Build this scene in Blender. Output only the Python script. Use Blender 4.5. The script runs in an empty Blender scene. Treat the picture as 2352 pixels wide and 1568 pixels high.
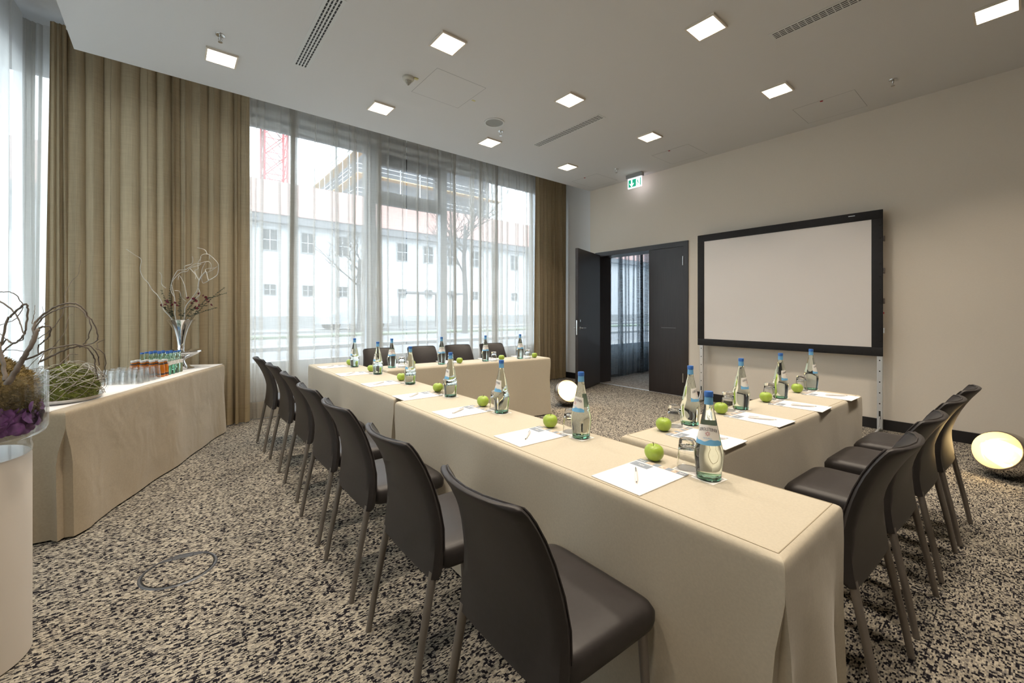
import bpy, bmesh, math, random
from mathutils import Vector, Matrix
random.seed(7)
PI = math.pi
SC = bpy.context.scene
COL = SC.collection

# ------------------------------------------------------------------ camera, world, exposure
PSI = math.radians(39.15)
FPX, CXP, CYP, CAMH = 965.5, 1176.0, 716.5, 1.3
cam = bpy.data.cameras.new('camera')
cam.sensor_fit = 'HORIZONTAL'; cam.sensor_width = 36.0
cam.lens = FPX / 2352.0 * 36.0
cam.shift_y = -(784.0 - CYP) / 2352.0
cam.clip_start = 0.02; cam.clip_end = 400
cam_o = bpy.data.objects.new('camera', cam)
cam_o.location = (0, 0, CAMH); cam_o.rotation_euler = (PI / 2, 0, -PSI)
COL.objects.link(cam_o); SC.camera = cam_o

world = bpy.data.worlds.new('overcast_sky'); SC.world = world
world.use_nodes = True
bg = world.node_tree.nodes['Background']
bg.inputs[0].default_value = (0.80, 0.905, 1.0, 1)
bg.inputs[1].default_value = 7.2

LAMP_POWER = 11.8
LAMP_SPREAD = 100.0
LAMP_COLOR = (1.0, 0.865, 0.70)
SC.view_settings.view_transform = 'Standard'
SC.view_settings.look = 'None'
SC.view_settings.gamma = 1.0
SC.view_settings.use_curve_mapping = False
SC.view_settings.exposure = 0.05
try:
    SC.cycles.use_light_tree = False
    SC.cycles.max_bounces = 9
    SC.cycles.transmission_bounces = 10
    SC.cycles.transparent_max_bounces = 24
    SC.cycles.diffuse_bounces = 4
    SC.cycles.sample_clamp_indirect = 6.0
    SC.cycles.caustics_reflective = False
    SC.cycles.caustics_refractive = True
except Exception:
    pass

FW = Vector((math.sin(PSI), math.cos(PSI), 0)); RT = Vector((math.cos(PSI), -math.sin(PSI), 0))
def at(u, v, d):
    """a point seen at photo pixel (u, v), d metres deep"""
    return FW * d + RT * ((u - CXP) / FPX * d) + Vector((0, 0, CAMH - (v - CYP) / FPX * d))

# ------------------------------------------------------------------ materials
MATS = {}
def nmat(name):
    m = bpy.data.materials.new(name); m.use_nodes = True
    nt = m.node_tree
    MATS[name] = m
    return m, nt, nt.nodes['Principled BSDF'], nt.nodes['Material Output']
def N(nt, typ, **kw):
    n = nt.nodes.new(typ)
    for k, v in kw.items():
        setattr(n, k, v)
    return n
def mat(name, col, rough=0.5, metal=0.0, noise=0.0, nscale=20.0, bump=0.0, bscale=200.0, spec=0.5, sheen=0.0, stretch=None):
    m, nt, b, o = nmat(name)
    b.inputs['Base Color'].default_value = (*col, 1)
    b.inputs['Roughness'].default_value = rough
    b.inputs['Metallic'].default_value = metal
    b.inputs['Specular IOR Level'].default_value = spec
    if sheen:
        b.inputs['Sheen Weight'].default_value = sheen
        b.inputs['Sheen Roughness'].default_value = 0.4
    tc = N(nt, 'ShaderNodeTexCoord')
    src = tc.outputs['Object']
    if stretch:
        mp = N(nt, 'ShaderNodeMapping'); mp.inputs['Scale'].default_value = stretch
        nt.links.new(src, mp.inputs['Vector']); src = mp.outputs['Vector']
    if noise:
        t = N(nt, 'ShaderNodeTexNoise'); t.inputs['Scale'].default_value = nscale; t.inputs['Detail'].default_value = 5
        nt.links.new(src, t.inputs['Vector'])
        r = N(nt, 'ShaderNodeValToRGB')
        r.color_ramp.elements[0].position = 0.3; r.color_ramp.elements[1].position = 0.7
        r.color_ramp.elements[0].color = (*[c * (1 - noise) for c in col], 1)
        r.color_ramp.elements[1].color = (*[min(1, c * (1 + noise)) for c in col], 1)
        nt.links.new(t.outputs['Fac'], r.inputs['Fac']); nt.links.new(r.outputs['Color'], b.inputs['Base Color'])
    if bump:
        t2 = N(nt, 'ShaderNodeTexNoise'); t2.inputs['Scale'].default_value = bscale; t2.inputs['Detail'].default_value = 3
        nt.links.new(src, t2.inputs['Vector'])
        bp = N(nt, 'ShaderNodeBump'); bp.inputs['Strength'].default_value = bump; bp.inputs['Distance'].default_value = 0.01
        nt.links.new(t2.outputs['Fac'], bp.inputs['Height']); nt.links.new(bp.outputs['Normal'], b.inputs['Normal'])
    return m
def emit(name, col, strength):
    m, nt, b, o = nmat(name)
    b.inputs['Base Color'].default_value = (*col, 1)
    b.inputs['Emission Color'].default_value = (*col, 1)
    b.inputs['Emission Strength'].default_value = strength
    return m
def glass(name, col, ior=1.45, rough=0.0):
    m, nt, b, o = nmat(name)
    b.inputs['Base Color'].default_value = (*col, 1)
    b.inputs['Transmission Weight'].default_value = 1.0
    b.inputs['IOR'].default_value = ior
    b.inputs['Roughness'].default_value = rough
    return m
def thin_glass(name, col, gloss=0.06):
    """flat window pane: lets light straight through with a faint mirror reflection"""
    m, nt, b, o = nmat(name); nt.nodes.remove(b)
    tr = N(nt, 'ShaderNodeBsdfTransparent'); tr.inputs[0].default_value = (*col, 1)
    gl = N(nt, 'ShaderNodeBsdfGlossy'); gl.inputs['Roughness'].default_value = 0.02
    mx = N(nt, 'ShaderNodeMixShader'); fr = N(nt, 'ShaderNodeLayerWeight'); fr.inputs['Blend'].default_value = 0.5
    pw = N(nt, 'ShaderNodeMath', operation='POWER'); pw.inputs[1].default_value = 4.0
    ml = N(nt, 'ShaderNodeMath', operation='MULTIPLY_ADD'); ml.inputs[1].default_value = 0.7; ml.inputs[2].default_value = gloss * 0.7
    nt.links.new(fr.outputs['Facing'], pw.inputs[0]); nt.links.new(pw.outputs[0], ml.inputs[0]); nt.links.new(ml.outputs[0], mx.inputs[0])
    nt.links.new(tr.outputs[0], mx.inputs[1]); nt.links.new(gl.outputs[0], mx.inputs[2])
    nt.links.new(mx.outputs[0], o.inputs['Surface'])
    return m
def fabric(name, col, see, transl, weave=0.0, wcol=None):
    """curtain cloth: diffuse + translucent, 'see' = share of holes in the weave"""
    m, nt, b, o = nmat(name); nt.nodes.remove(b)
    df = N(nt, 'ShaderNodeBsdfDiffuse'); df.inputs[0].default_value = (*col, 1)
    tl = N(nt, 'ShaderNodeBsdfTranslucent'); tl.inputs[0].default_value = (*col, 1)
    m1 = N(nt, 'ShaderNodeMixShader'); m1.inputs[0].default_value = transl
    nt.links.new(df.outputs[0], m1.inputs[1]); nt.links.new(tl.outputs[0], m1.inputs[2])
    last = m1
    if see > 0:
        tr = N(nt, 'ShaderNodeBsdfTransparent'); tr.inputs[0].default_value = (1, 1, 1, 1)
        m2 = N(nt, 'ShaderNodeMixShader'); m2.inputs[0].default_value = see
        nt.links.new(m1.outputs[0], m2.inputs[1]); nt.links.new(tr.outputs[0], m2.inputs[2])
        last = m2
    nt.links.new(last.outputs[0], o.inputs['Surface'])
    if weave:
        tc = N(nt, 'ShaderNodeTexCoord'); mp = N(nt, 'ShaderNodeMapping')
        mp.inputs['Scale'].default_value = (160, 160, 4)
        t = N(nt, 'ShaderNodeTexNoise'); t.inputs['Scale'].default_value = 1.0; t.inputs['Detail'].default_value = 4
        nt.links.new(tc.outputs['Object'], mp.inputs[0]); nt.links.new(mp.outputs[0], t.inputs['Vector'])
        mp2 = N(nt, 'ShaderNodeMapping'); mp2.inputs['Scale'].default_value = (5, 5, 300)
        t3 = N(nt, 'ShaderNodeTexNoise'); t3.inputs['Scale'].default_value = 1.0; t3.inputs['Detail'].default_value = 2
        nt.links.new(tc.outputs['Object'], mp2.inputs[0]); nt.links.new(mp2.outputs[0], t3.inputs['Vector'])
        ad = N(nt, 'ShaderNodeMath', operation='ADD'); nt.links.new(t.outputs['Fac'], ad.inputs[0]); nt.links.new(t3.outputs['Fac'], ad.inputs[1])
        hf = N(nt, 'ShaderNodeMath', operation='MULTIPLY'); hf.inputs[1].default_value = 0.5; nt.links.new(ad.outputs[0], hf.inputs[0])
        r = N(nt, 'ShaderNodeValToRGB')
        r.color_ramp.elements[0].position = 0.35; r.color_ramp.elements[1].position = 0.65
        r.color_ramp.elements[0].color = (*[c * (1 - weave) for c in col], 1)
        r.color_ramp.elements[1].color = (*[min(1, c * (1 + weave)) for c in col], 1)
        nt.links.new(hf.outputs[0], r.inputs['Fac'])
        nt.links.new(r.outputs[0], df.inputs[0]); nt.links.new(r.outputs[0], tl.inputs[0])
    return m

def carpet_mat(name, ramp, rowp=0.0050, cellp=0.0110):
    m, nt, b, o = nmat(name)
    b.inputs['Roughness'].default_value = 0.95; b.inputs['Specular IOR Level'].default_value = 0.1
    g = N(nt, 'ShaderNodeNewGeometry'); sp = N(nt, 'ShaderNodeSeparateXYZ')
    nt.links.new(g.outputs['Position'], sp.inputs[0])
    def M(op, a, bb=None):
        n = N(nt, 'ShaderNodeMath', operation=op)
        for i, x in enumerate((a, bb)):
            if x is None: continue
            if isinstance(x, (int, float)): n.inputs[i].default_value = x
            else: nt.links.new(x, n.inputs[i])
        return n.outputs[0]
    # yarn wobble so that the cells are not razor sharp
    nz = N(nt, 'ShaderNodeTexNoise'); nz.inputs['Scale'].default_value = 260; nt.links.new(g.outputs['Position'], nz.inputs['Vector'])
    wob = M('MULTIPLY', M('SUBTRACT', nz.outputs['Fac'], 0.5), 0.0022)
    X = M('ADD', sp.outputs['X'], wob); Y = M('ADD', sp.outputs['Y'], M('MULTIPLY', wob, 0.4))
    def level(rp, cp, seed):
        row = M('FLOOR', M('DIVIDE', Y, rp))
        w1 = N(nt, 'ShaderNodeTexWhiteNoise', noise_dimensions='1D'); nt.links.new(M('ADD', row, seed), w1.inputs['W'])
        cell = M('FLOOR', M('ADD', M('DIVIDE', X, cp), M('MULTIPLY', w1.outputs['Value'], 7.0)))
        cb = N(nt, 'ShaderNodeCombineXYZ'); nt.links.new(cell, cb.inputs[0]); nt.links.new(row, cb.inputs[1]); cb.inputs[2].default_value = seed
        w2 = N(nt, 'ShaderNodeTexWhiteNoise', noise_dimensions='3D'); nt.links.new(cb.outputs[0], w2.inputs['Vector'])
        return w2.outputs['Value']
    v1 = level(rowp, cellp, 3.3); v2 = level(rowp, cellp * 2.0, 11.7); v3 = level(rowp * 2.0, cellp * 1.15, 23.1)
    mixv = M('ADD', M('MULTIPLY', v1, 0.72), M('MULTIPLY', v2, 0.28))
    cl = N(nt, 'ShaderNodeTexNoise'); cl.inputs['Scale'].default_value = 3.5; cl.inputs['Detail'].default_value = 3
    nt.links.new(g.outputs['Position'], cl.inputs['Vector'])
    mixv = M('ADD', mixv, M('MULTIPLY', M('SUBTRACT', cl.outputs['Fac'], 0.5), 0.10))
    sq = M('LESS_THAN', v3, 0.09)
    mixv = M('SUBTRACT', mixv, M('MULTIPLY', sq, 1.0))
    r = N(nt, 'ShaderNodeValToRGB'); r.color_ramp.interpolation = 'CONSTANT'
    els = r.color_ramp.elements
    while len(els) < len(ramp): els.new(0.5)
    for e, (p, c) in zip(els, ramp):
        e.position = p; e.color = (*c, 1)
    nt.links.new(mixv, r.inputs['Fac']); nt.links.new(r.outputs['Color'], b.inputs['Base Color'])
    bp = N(nt, 'ShaderNodeBump'); bp.inputs['Strength'].default_value = 0.35; bp.inputs['Distance'].default_value = 0.003
    nt.links.new(v1, bp.inputs['Height']); nt.links.new(bp.outputs['Normal'], b.inputs['Normal'])
    return m

carpet_mat('carpet', [(0.0, (0.012, 0.011, 0.015)), (0.28, (0.07, 0.064, 0.062)), (0.36, (0.19, 0.175, 0.16)), (0.47, (0.31, 0.28, 0.23)), (0.72, (0.45, 0.405, 0.33))])
carpet_mat('grey_carpet', [(0.0, (0.20, 0.18, 0.165)), (0.4, (0.27, 0.245, 0.225)), (0.6, (0.33, 0.30, 0.275))], 0.01, 0.03)
mat('ceiling_paint', (0.66, 0.655, 0.65), 0.9)
mat('white_paint', (0.74, 0.74, 0.74), 0.85)
mat('wallpaper', (0.73, 0.665, 0.575), 0.85, noise=0.035, nscale=1.0, stretch=(60, 60, 900), bump=0.04, bscale=1.0)
mat('dark_wood', (0.022, 0.016, 0.015), 0.38, noise=0.25, nscale=1.0, stretch=(90, 90, 3))
mat('black_base', (0.012, 0.011, 0.012), 0.4)
mat('window_frame_grey', (0.30, 0.31, 0.32), 0.5)
mat('window_frame_white', (0.62, 0.66, 0.70), 0.5)
mat('head_white', (0.82, 0.86, 0.88), 0.6)
mat('dark_frame', (0.05, 0.045, 0.042), 0.5)
thin_glass('pane_glass', (0.97, 0.985, 0.98), 0.06)
thin_glass('tumbler_glass', (0.99, 0.995, 0.995), 0.22)
thin_glass('bowl_glass', (0.985, 0.99, 0.99), 0.06)
fabric('beige_curtain', (0.39, 0.31, 0.20), 0.0, 0.10, 0.13)
fabric('beige_hem', (0.38, 0.30, 0.185), 0.0, 0.12, 0.16)
fabric('sheer', (0.70, 0.675, 0.63), 0.52, 0.54, 0.08)
fabric('sheer_hem', (0.55, 0.50, 0.42), 0.12, 0.45, 0.10)
fabric('white_sheer', (0.72, 0.71, 0.68), 0.18, 0.66, 0.05)
fabric('grey_sheer', (0.20, 0.24, 0.28), 0.45, 0.5, 0.4)
mat('tablecloth_beige', (0.545, 0.49, 0.39), 0.9, noise=0.045, nscale=140.0, bump=0.06, bscale=600, spec=0.15, sheen=0.25)
mat('buffet_beige', (0.43, 0.355, 0.255), 0.85, noise=0.05, nscale=90.0, bump=0.06, bscale=500, spec=0.2, sheen=0.3)
def wrinkle(mname, scale, strength, dist):
    nt = MATS[mname].node_tree; b = nt.nodes['Principled BSDF']
    tc = N(nt, 'ShaderNodeTexCoord'); mp = N(nt, 'ShaderNodeMapping'); mp.inputs['Scale'].default_value = (scale, scale, scale * 0.7)
    t = N(nt, 'ShaderNodeTexNoise'); t.inputs['Scale'].default_value = 1.0; t.inputs['Detail'].default_value = 2.5; t.inputs['Distortion'].default_value = 0.5
    bp = N(nt, 'ShaderNodeBump'); bp.inputs['Strength'].default_value = strength; bp.inputs['Distance'].default_value = dist
    old = b.inputs['Normal'].links[0].from_socket if b.inputs['Normal'].links else None
    nt.links.new(tc.outputs['Object'], mp.inputs[0]); nt.links.new(mp.outputs[0], t.inputs['Vector']); nt.links.new(t.outputs['Fac'], bp.inputs['Height'])
    if old: nt.links.new(old, bp.inputs['Normal'])
    nt.links.new(bp.outputs['Normal'], b.inputs['Normal'])
wrinkle('buffet_beige', 4.5, 0.40, 0.04)
wrinkle('tablecloth_beige', 3.5, 0.22, 0.03)
mat('cloth_seam', (0.40, 0.34, 0.24), 0.9)
mat('white_linen', (0.90, 0.89, 0.88), 0.85)
mat('chair_leather', (0.031, 0.027, 0.027), 0.44, noise=0.08, nscale=60, bump=0.03, bscale=500, spec=0.45)
mat('chair_piping', (0.035, 0.03, 0.03), 0.5)
mat('leg_metal', (0.26, 0.235, 0.215), 0.42, metal=0.55)
mat('aluminium', (0.62, 0.64, 0.66), 0.38, metal=0.6)
mat('hole_black', (0.01, 0.01, 0.01), 0.7)
mat('chrome', (0.82, 0.82, 0.82), 0.08, metal=1.0)
mat('satin_chrome', (0.66, 0.66, 0.65), 0.25, metal=1.0)
mat('screen_white', (0.76, 0.725, 0.70), 0.9)
mat('screen_black', (0.010, 0.010, 0.012), 0.75, noise=0.2, nscale=40)
mat('paper', (0.88, 0.85, 0.83), 0.8)
mat('print_slate', (0.27, 0.31, 0.37), 0.7, noise=0.12, nscale=60)
mat('print_tan', (0.58, 0.47, 0.38), 0.7, noise=0.45, nscale=90)
mat('print_grey', (0.55, 0.54, 0.54), 0.7)
mat('pen_white', (0.78, 0.77, 0.78), 0.3)
mat('pen_dark', (0.03, 0.03, 0.03), 0.4)
mat('apple_green', (0.36, 0.50, 0.07), 0.32, noise=0.18, nscale=22)
mat('apple_stem', (0.07, 0.045, 0.02), 0.8)
glass('bottle_glass', (0.90, 0.985, 0.94), 1.36)
glass('green_base_glass', (0.55, 0.88, 0.72), 1.45)
glass('clear_glass', (0.98, 0.99, 0.985), 1.45)
mat('cap_blue', (0.045, 0.16, 0.52), 0.35)
mat('collar_blue', (0.16, 0.42, 0.72), 0.5)
mat('label_white', (0.84, 0.82, 0.78), 0.6)
mat('label_back', (0.50, 0.58, 0.49), 0.6)
mat('label_ink', (0.02, 0.025, 0.07), 0.6)
mat('label_red', (0.45, 0.04, 0.06), 0.6)
mat('label_blue', (0.17, 0.45, 0.75), 0.5)
mat('cap_white', (0.75, 0.75, 0.75), 0.4)
mat('juice', (0.55, 0.17, 0.012), 0.15, spec=0.6)
mat('juice_olive', (0.25, 0.20, 0.02), 0.15, spec=0.6)
mat('juice_label', (0.03, 0.015, 0.012), 0.4)
mat('moss_green', (0.15, 0.17, 0.035), 1.0, noise=0.55, nscale=30, bump=1.0, bscale=120)
mat('moss_brown', (0.19, 0.135, 0.045), 1.0, noise=0.5, nscale=25, bump=1.0, bscale=120)
mat('moss_blade_green', (0.24, 0.26, 0.07), 0.9, noise=0.4, nscale=20)
mat('moss_blade_brown', (0.26, 0.19, 0.07), 0.9, noise=0.45, nscale=18)
mat('twig_brown', (0.23, 0.19, 0.155), 0.8, noise=0.35, nscale=25)
mat('twig_pale', (0.55, 0.52, 0.47), 0.7, noise=0.2, nscale=25)
mat('petal_purple', (0.21, 0.065, 0.27), 0.6, noise=0.4, nscale=50)
mat('flower_red', (0.16, 0.012, 0.03), 0.5, noise=0.4, nscale=60)
mat('leaf_dark', (0.045, 0.06, 0.03), 0.6, noise=0.35, nscale=40)
mat('tray_silver', (0.62, 0.60, 0.58), 0.35, metal=0.4)
mat('pedestal_white', (0.72, 0.66, 0.59), 0.5)
mat('grille_metal', (0.35, 0.35, 0.35), 0.5)
mat('socket_metal', (0.16, 0.17, 0.19), 0.35, metal=0.6)
mat('detector_cream', (0.56, 0.54, 0.47), 0.6)
mat('vent_white', (0.66, 0.67, 0.66), 0.6)
mat('speaker_grille', (0.33, 0.34, 0.33), 0.8)
mat('red_dot', (0.35, 0.02, 0.03), 0.5)
mat('yellow_tag', (0.62, 0.58, 0.28), 0.6)
mat('joint_grey', (0.36, 0.36, 0.36), 0.9)
mat('sign_grey', (0.33, 0.335, 0.33), 0.5)
emit('sign_light', (0.93, 0.90, 1.0), 2.6)
emit('sign_green', (0.01, 0.34, 0.19), 0.9)
for n_ in ('sign_green',): MATS[n_].cycles.emission_sampling = 'NONE'
MATS['sign_light'].cycles.emission_sampling = 'FRONT'
emit('lamp_panel', LAMP_COLOR, 5.0)
mat('lamp_frame', (0.70, 0.64, 0.55), 0.5)
emit('bulb', (1.0, 0.78, 0.45), 34.0)
MATS['bulb'].cycles.emission_sampling = 'FRONT'; MATS['lamp_panel'].cycles.emission_sampling = 'NONE'
mat('copper_mirror', (0.62, 0.58, 0.53), 0.07, metal=1.0)
mat('lamp_socket', (0.12, 0.09, 0.075), 0.3, metal=0.7)
# exterior
mat('asphalt', (0.22, 0.22, 0.23), 0.9, noise=0.08, nscale=2)
mat('pavement', (0.30, 0.30, 0.295), 0.9, noise=0.06, nscale=3)
mat('house_wall', (0.60, 0.61, 0.63), 0.9, noise=0.03, nscale=1)
mat('house_plinth', (0.34, 0.34, 0.34), 0.9)
mat('roof_tile', (0.36, 0.215, 0.185), 0.9, noise=0.12, nscale=1.0, stretch=(2, 2, 9))
mat('eave_grey', (0.22, 0.22, 0.23), 0.9)
mat('ext_window', (0.07, 0.08, 0.085), 0.4)
mat('tower_grey', (0.12, 0.135, 0.155), 0.8, noise=0.12, nscale=0.4)
mat('scaffold_wood', (0.70, 0.50, 0.26), 0.8)
mat('scaffold_steel', (0.55, 0.57, 0.58), 0.5)
mat('crane_red', (0.55, 0.10, 0.11), 0.5)
mat('bark_grey', (0.11, 0.105, 0.10), 0.9)
mat('car_silver', (0.55, 0.57, 0.60), 0.3, metal=0.3)
mat('car_glass', (0.10, 0.12, 0.13), 0.1)
mat('tyre', (0.03, 0.03, 0.03), 0.8)
mat('hedge_green', (0.22, 0.27, 0.19), 0.9)
def lampglass(name):
    m, nt, b, o = nmat(name); nt.nodes.remove(b)
    tr = N(nt, 'ShaderNodeBsdfTransparent'); tr.inputs[0].default_value = (1.0, 0.90, 0.72, 1)
    tl = N(nt, 'ShaderNodeBsdfTranslucent'); tl.inputs[0].default_value = (0.95, 0.80, 0.52, 1)
    gl = N(nt, 'ShaderNodeBsdfGlossy'); gl.inputs['Roughness'].default_value = 0.08
    lw = N(nt, 'ShaderNodeLayerWeight'); lw.inputs[0].default_value = 0.35
    m1 = N(nt, 'ShaderNodeMixShader'); m1.inputs[0].default_value = 0.50
    m2 = N(nt, 'ShaderNodeMixShader')
    ml = N(nt, 'ShaderNodeMath', operation='MULTIPLY'); ml.inputs[1].default_value = 0.45
    nt.links.new(lw.outputs['Fresnel'], ml.inputs[0]); nt.links.new(ml.outputs[0], m2.inputs[0])
    nt.links.new(tr.outputs[0], m1.inputs[1]); nt.links.new(tl.outputs[0], m1.inputs[2])
    nt.links.new(m1.outputs[0], m2.inputs[1]); nt.links.new(gl.outputs[0], m2.inputs[2])
    nt.links.new(m2.outputs[0], o.inputs['Surface'])
lampglass('lamp_glass')

# ------------------------------------------------------------------ geometry helpers
class MB:
    """collects simple shapes into one mesh"""
    def __init__(s): s.v = []; s.f = []
    def add(s, verts, faces, M=None):
        o = len(s.v)
        s.v += [tuple(M @ Vector(p)) if M else tuple(p) for p in verts]
        s.f += [tuple(i + o for i in f) for f in faces]
        return s
    def box(s, x0, x1, y0, y1, z0, z1, M=None):
        return s.add([(x0, y0, z0), (x1, y0, z0), (x1, y1, z0), (x0, y1, z0), (x0, y0, z1), (x1, y0, z1), (x1, y1, z1), (x0, y1, z1)],
                     [(3, 2, 1, 0), (4, 5, 6, 7), (0, 1, 5, 4), (1, 2, 6, 5), (2, 3, 7, 6), (3, 0, 4, 7)], M)
    def rbox(s, x0, x1, y0, y1, z0, z1, r=0.004, seg=2, M=None):
        bm = bmesh.new(); bmesh.ops.create_cube(bm, size=1)
        for v in bm.verts:
            v.co = Vector(((x0 + x1) / 2 + v.co.x * (x1 - x0), (y0 + y1) / 2 + v.co.y * (y1 - y0), (z0 + z1) / 2 + v.co.z * (z1 - z0)))
        bmesh.ops.bevel(bm, geom=bm.edges[:], offset=r, segments=seg, affect='EDGES', profile=0.5)
        bm.verts.index_update()
        s.add([v.co.copy() for v in bm.verts], [[v.index for v in f.verts] for f in bm.faces], M); bm.free()
        return s
    def lathe(s, prof, n=24, M=None, cap0=True, cap1=True):
        vs = []; fs = []
        for r, z in prof:
            for k in range(n):
                a = 2 * PI * k / n; vs.append((r * math.cos(a), r * math.sin(a), z))
        for i in range(len(prof) - 1):
            for k in range(n):
                k2 = (k + 1) % n
                fs.append((i * n + k, i * n + k2, (i + 1) * n + k2, (i + 1) * n + k))
        if cap0: fs.append(tuple(range(n - 1, -1, -1)))
        if cap1: fs.append(tuple((len(prof) - 1) * n + k for k in range(n)))
        return s.add(vs, fs, M)
    def tube(s, pts, rad, n=6, M=None):
        pts = [Vector(p) for p in pts]
        rads = rad if isinstance(rad, (list, tuple)) else [rad] * len(pts)
        vs = []; fs = []; up = Vector((0.13, 0.21, 1)).normalized()
        prev = None
        for i, p in enumerate(pts):
            t = (pts[min(i + 1, len(pts) - 1)] - pts[max(i - 1, 0)])
            if t.length < 1e-9: t = Vector((0, 0, 1))
            t.normalize()
            a = prev if prev is not None else (up if abs(t.dot(up)) < 0.9 else Vector((1, 0, 0)))
            a = (a - t * a.dot(t))
            if a.length < 1e-6: a = t.orthogonal()
            a.normalize(); prev = a
            b = t.cross(a)
            for k in range(n):
                an = 2 * PI * k / n
                vs.append(p + (a * math.cos(an) + b * math.sin(an)) * rads[i])
        for i in range(len(pts) - 1):
            for k in range(n):
                k2 = (k + 1) % n
                fs.append((i * n + k, i * n + k2, (i + 1) * n + k2, (i + 1) * n + k))
        fs.append(tuple(range(n - 1, -1, -1))); fs.append(tuple((len(pts) - 1) * n + k for k in range(n)))
        return s.add(vs, fs, M)
    def quad(s, a, b, c, d): return s.add([a, b, c, d], [(0, 1, 2, 3)])
    def grid(s, fn, nu, nv, closed_u=False):
        vs = [fn(i / nu, j / nv) for j in range(nv + 1) for i in range(nu + (0 if closed_u else 1))]
        w = nu if closed_u else nu + 1
        fs = []
        for j in range(nv):
            for i in range(nu):
                i2 = (i + 1) % w
                fs.append((j * w + i, j * w + i2, (j + 1) * w + i2, (j + 1) * w + i))
        return s.add(vs, fs)
    def mesh(s, name, material, smooth=None):
        me = bpy.data.meshes.new(name)
        me.from_pydata([tuple(v) for v in s.v], [], s.f); me.update()
        if material: me.materials.append(MATS[material])
        if smooth is not None:
            me.polygons.foreach_set('use_smooth', [True] * len(me.polygons))
            if smooth < 179: me.set_sharp_from_angle(angle=math.radians(smooth))
        return me
    def build(s, name, material, parent=None, smooth=None, loc=None, rotz=0):
        return link(name, s.mesh(name, material, smooth), parent, loc, rotz)

def link(name, data, parent=None, loc=None, rotz=0):
    o = bpy.data.objects.new(name, data); COL.objects.link(o)
    if parent: o.parent = parent
    if loc is not None: o.location = loc
    if rotz: o.rotation_euler = (0, 0, rotz)
    return o
def tag(o, label, cat, group=None, kind=None):
    o['label'] = label; o['category'] = cat
    if group: o['group'] = group
    if kind: o['kind'] = kind
    return o
def thing(name, label, cat, loc=(0, 0, 0), rotz=0, group=None):
    return tag(link(name, None, None, loc, rotz), label, cat, group)
def structure(o, label=None):
    o['kind'] = 'structure'
    if label: o['label'] = label
    return o
def kids(o): return [c for c in ALLKIDS.get(o.name, [])]
def dup(root, loc, rotz, label, group=None):
    """copy of a thing with copies of its parts and sub-parts"""
    r = root.copy(); COL.objects.link(r); r.location = loc; r.rotation_euler = (0, 0, rotz); r['label'] = label
    if group: r['group'] = group
    for ch in root.children:
        c = ch.copy(); COL.objects.link(c); c.parent = r
        for gch in ch.children:
            d = gch.copy(); COL.objects.link(d); d.parent = c
    return r
def spline(pts, k=6):
    """Catmull-Rom through points"""
    pts = [Vector(p) for p in pts]
    if len(pts) < 3: return pts
    out = []
    for i in range(len(pts) - 1):
        p0 = pts[max(i - 1, 0)]; p1 = pts[i]; p2 = pts[i + 1]; p3 = pts[min(i + 2, len(pts) - 1)]
        for j in range(k):
            t = j / k
            out.append(0.5 * ((2 * p1) + (p2 - p0) * t + (2 * p0 - 5 * p1 + 4 * p2 - p3) * t * t + (3 * p1 - p0 - 3 * p2 + p3) * t ** 3))
    out.append(pts[-1]); return out
def text_mesh(body, size):
    """flat lettering: vertices and faces in the xy plane, centred"""
    cu = bpy.data.curves.new('lettering', 'FONT'); cu.body = body; cu.size = size
    cu.align_x = 'CENTER'; cu.align_y = 'CENTER'; cu.resolution_u = 3
    o = bpy.data.objects.new('lettering', cu); COL.objects.link(o)
    dg = bpy.context.evaluated_depsgraph_get(); dg.update()
    me = bpy.data.meshes.new_from_object(o.evaluated_get(dg))
    vs = [v.co.copy() for v in me.vertices]; fs = [tuple(p.vertices) for p in me.polygons]
    bpy.data.objects.remove(o); bpy.data.curves.remove(cu); bpy.data.meshes.remove(me)
    return vs, fs
def rotm(ax, deg): return Matrix.Rotation(math.radians(deg), 4, ax)
ORD = ['first', 'second', 'third', 'fourth', 'fifth', 'sixth', 'seventh', 'eighth', 'ninth', 'tenth']

# ------------------------------------------------------------------ room shell
CZ = 3.57            # ceiling
XS, XS2 = 6.13, 6.44  # screen wall faces
YC, YW = 5.20, 6.10  # ceiling edge, window plane
XL, XW = -0.641, -1.35
YB = -3.0
TOPZ = 4.12
b = MB(); b.box(XW - 0.3, XS, YB - 0.2, YW + 0.25, -0.12, 0.0); structure(b.build('floor', 'carpet'), 'speckled black and beige carpet floor')
b = MB(); b.box(XS, 10.5, 1.5, YW + 0.25, -0.12, 0.0); structure(b.build('floor', 'grey_carpet'), 'plain grey carpet of the next room')
b = MB(); b.box(XL, XS, YB, YC, CZ, TOPZ); structure(b.build('ceiling', 'ceiling_paint'), 'flat pale grey ceiling')
b = MB(); b.box(XW - 0.3, 10.5, YB - 0.2, YW + 0.25, TOPZ, TOPZ + 0.15); structure(b.build('ceiling', 'white_paint'), 'slab above the curtain recess')
b = MB(); b.box(XS2, 10.5, 1.5, 5.45, CZ, TOPZ); structure(b.build('ceiling', 'ceiling_paint'), 'ceiling of the next room')
DY0, DY1, DZ = 3.335, 4.99, 2.325   # door opening
b = MB(); b.box(XS, XS2, YB, DY0, 0, CZ); b.box(XS, XS2, DY1, YC, 0, CZ); b.box(XS, XS2, DY0, DY1, DZ, CZ)
structure(b.build('wall_right', 'wallpaper'), 'cream papered wall with the screen and the double door')
b = MB(); b.box(XS, XS2, YC, YW + 0.25, 0, TOPZ); b.box(XS, XS2, YB, YC, CZ, TOPZ)
structure(b.build('wall_right', 'white_paint'), 'white end of the wall inside the curtain recess')
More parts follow.
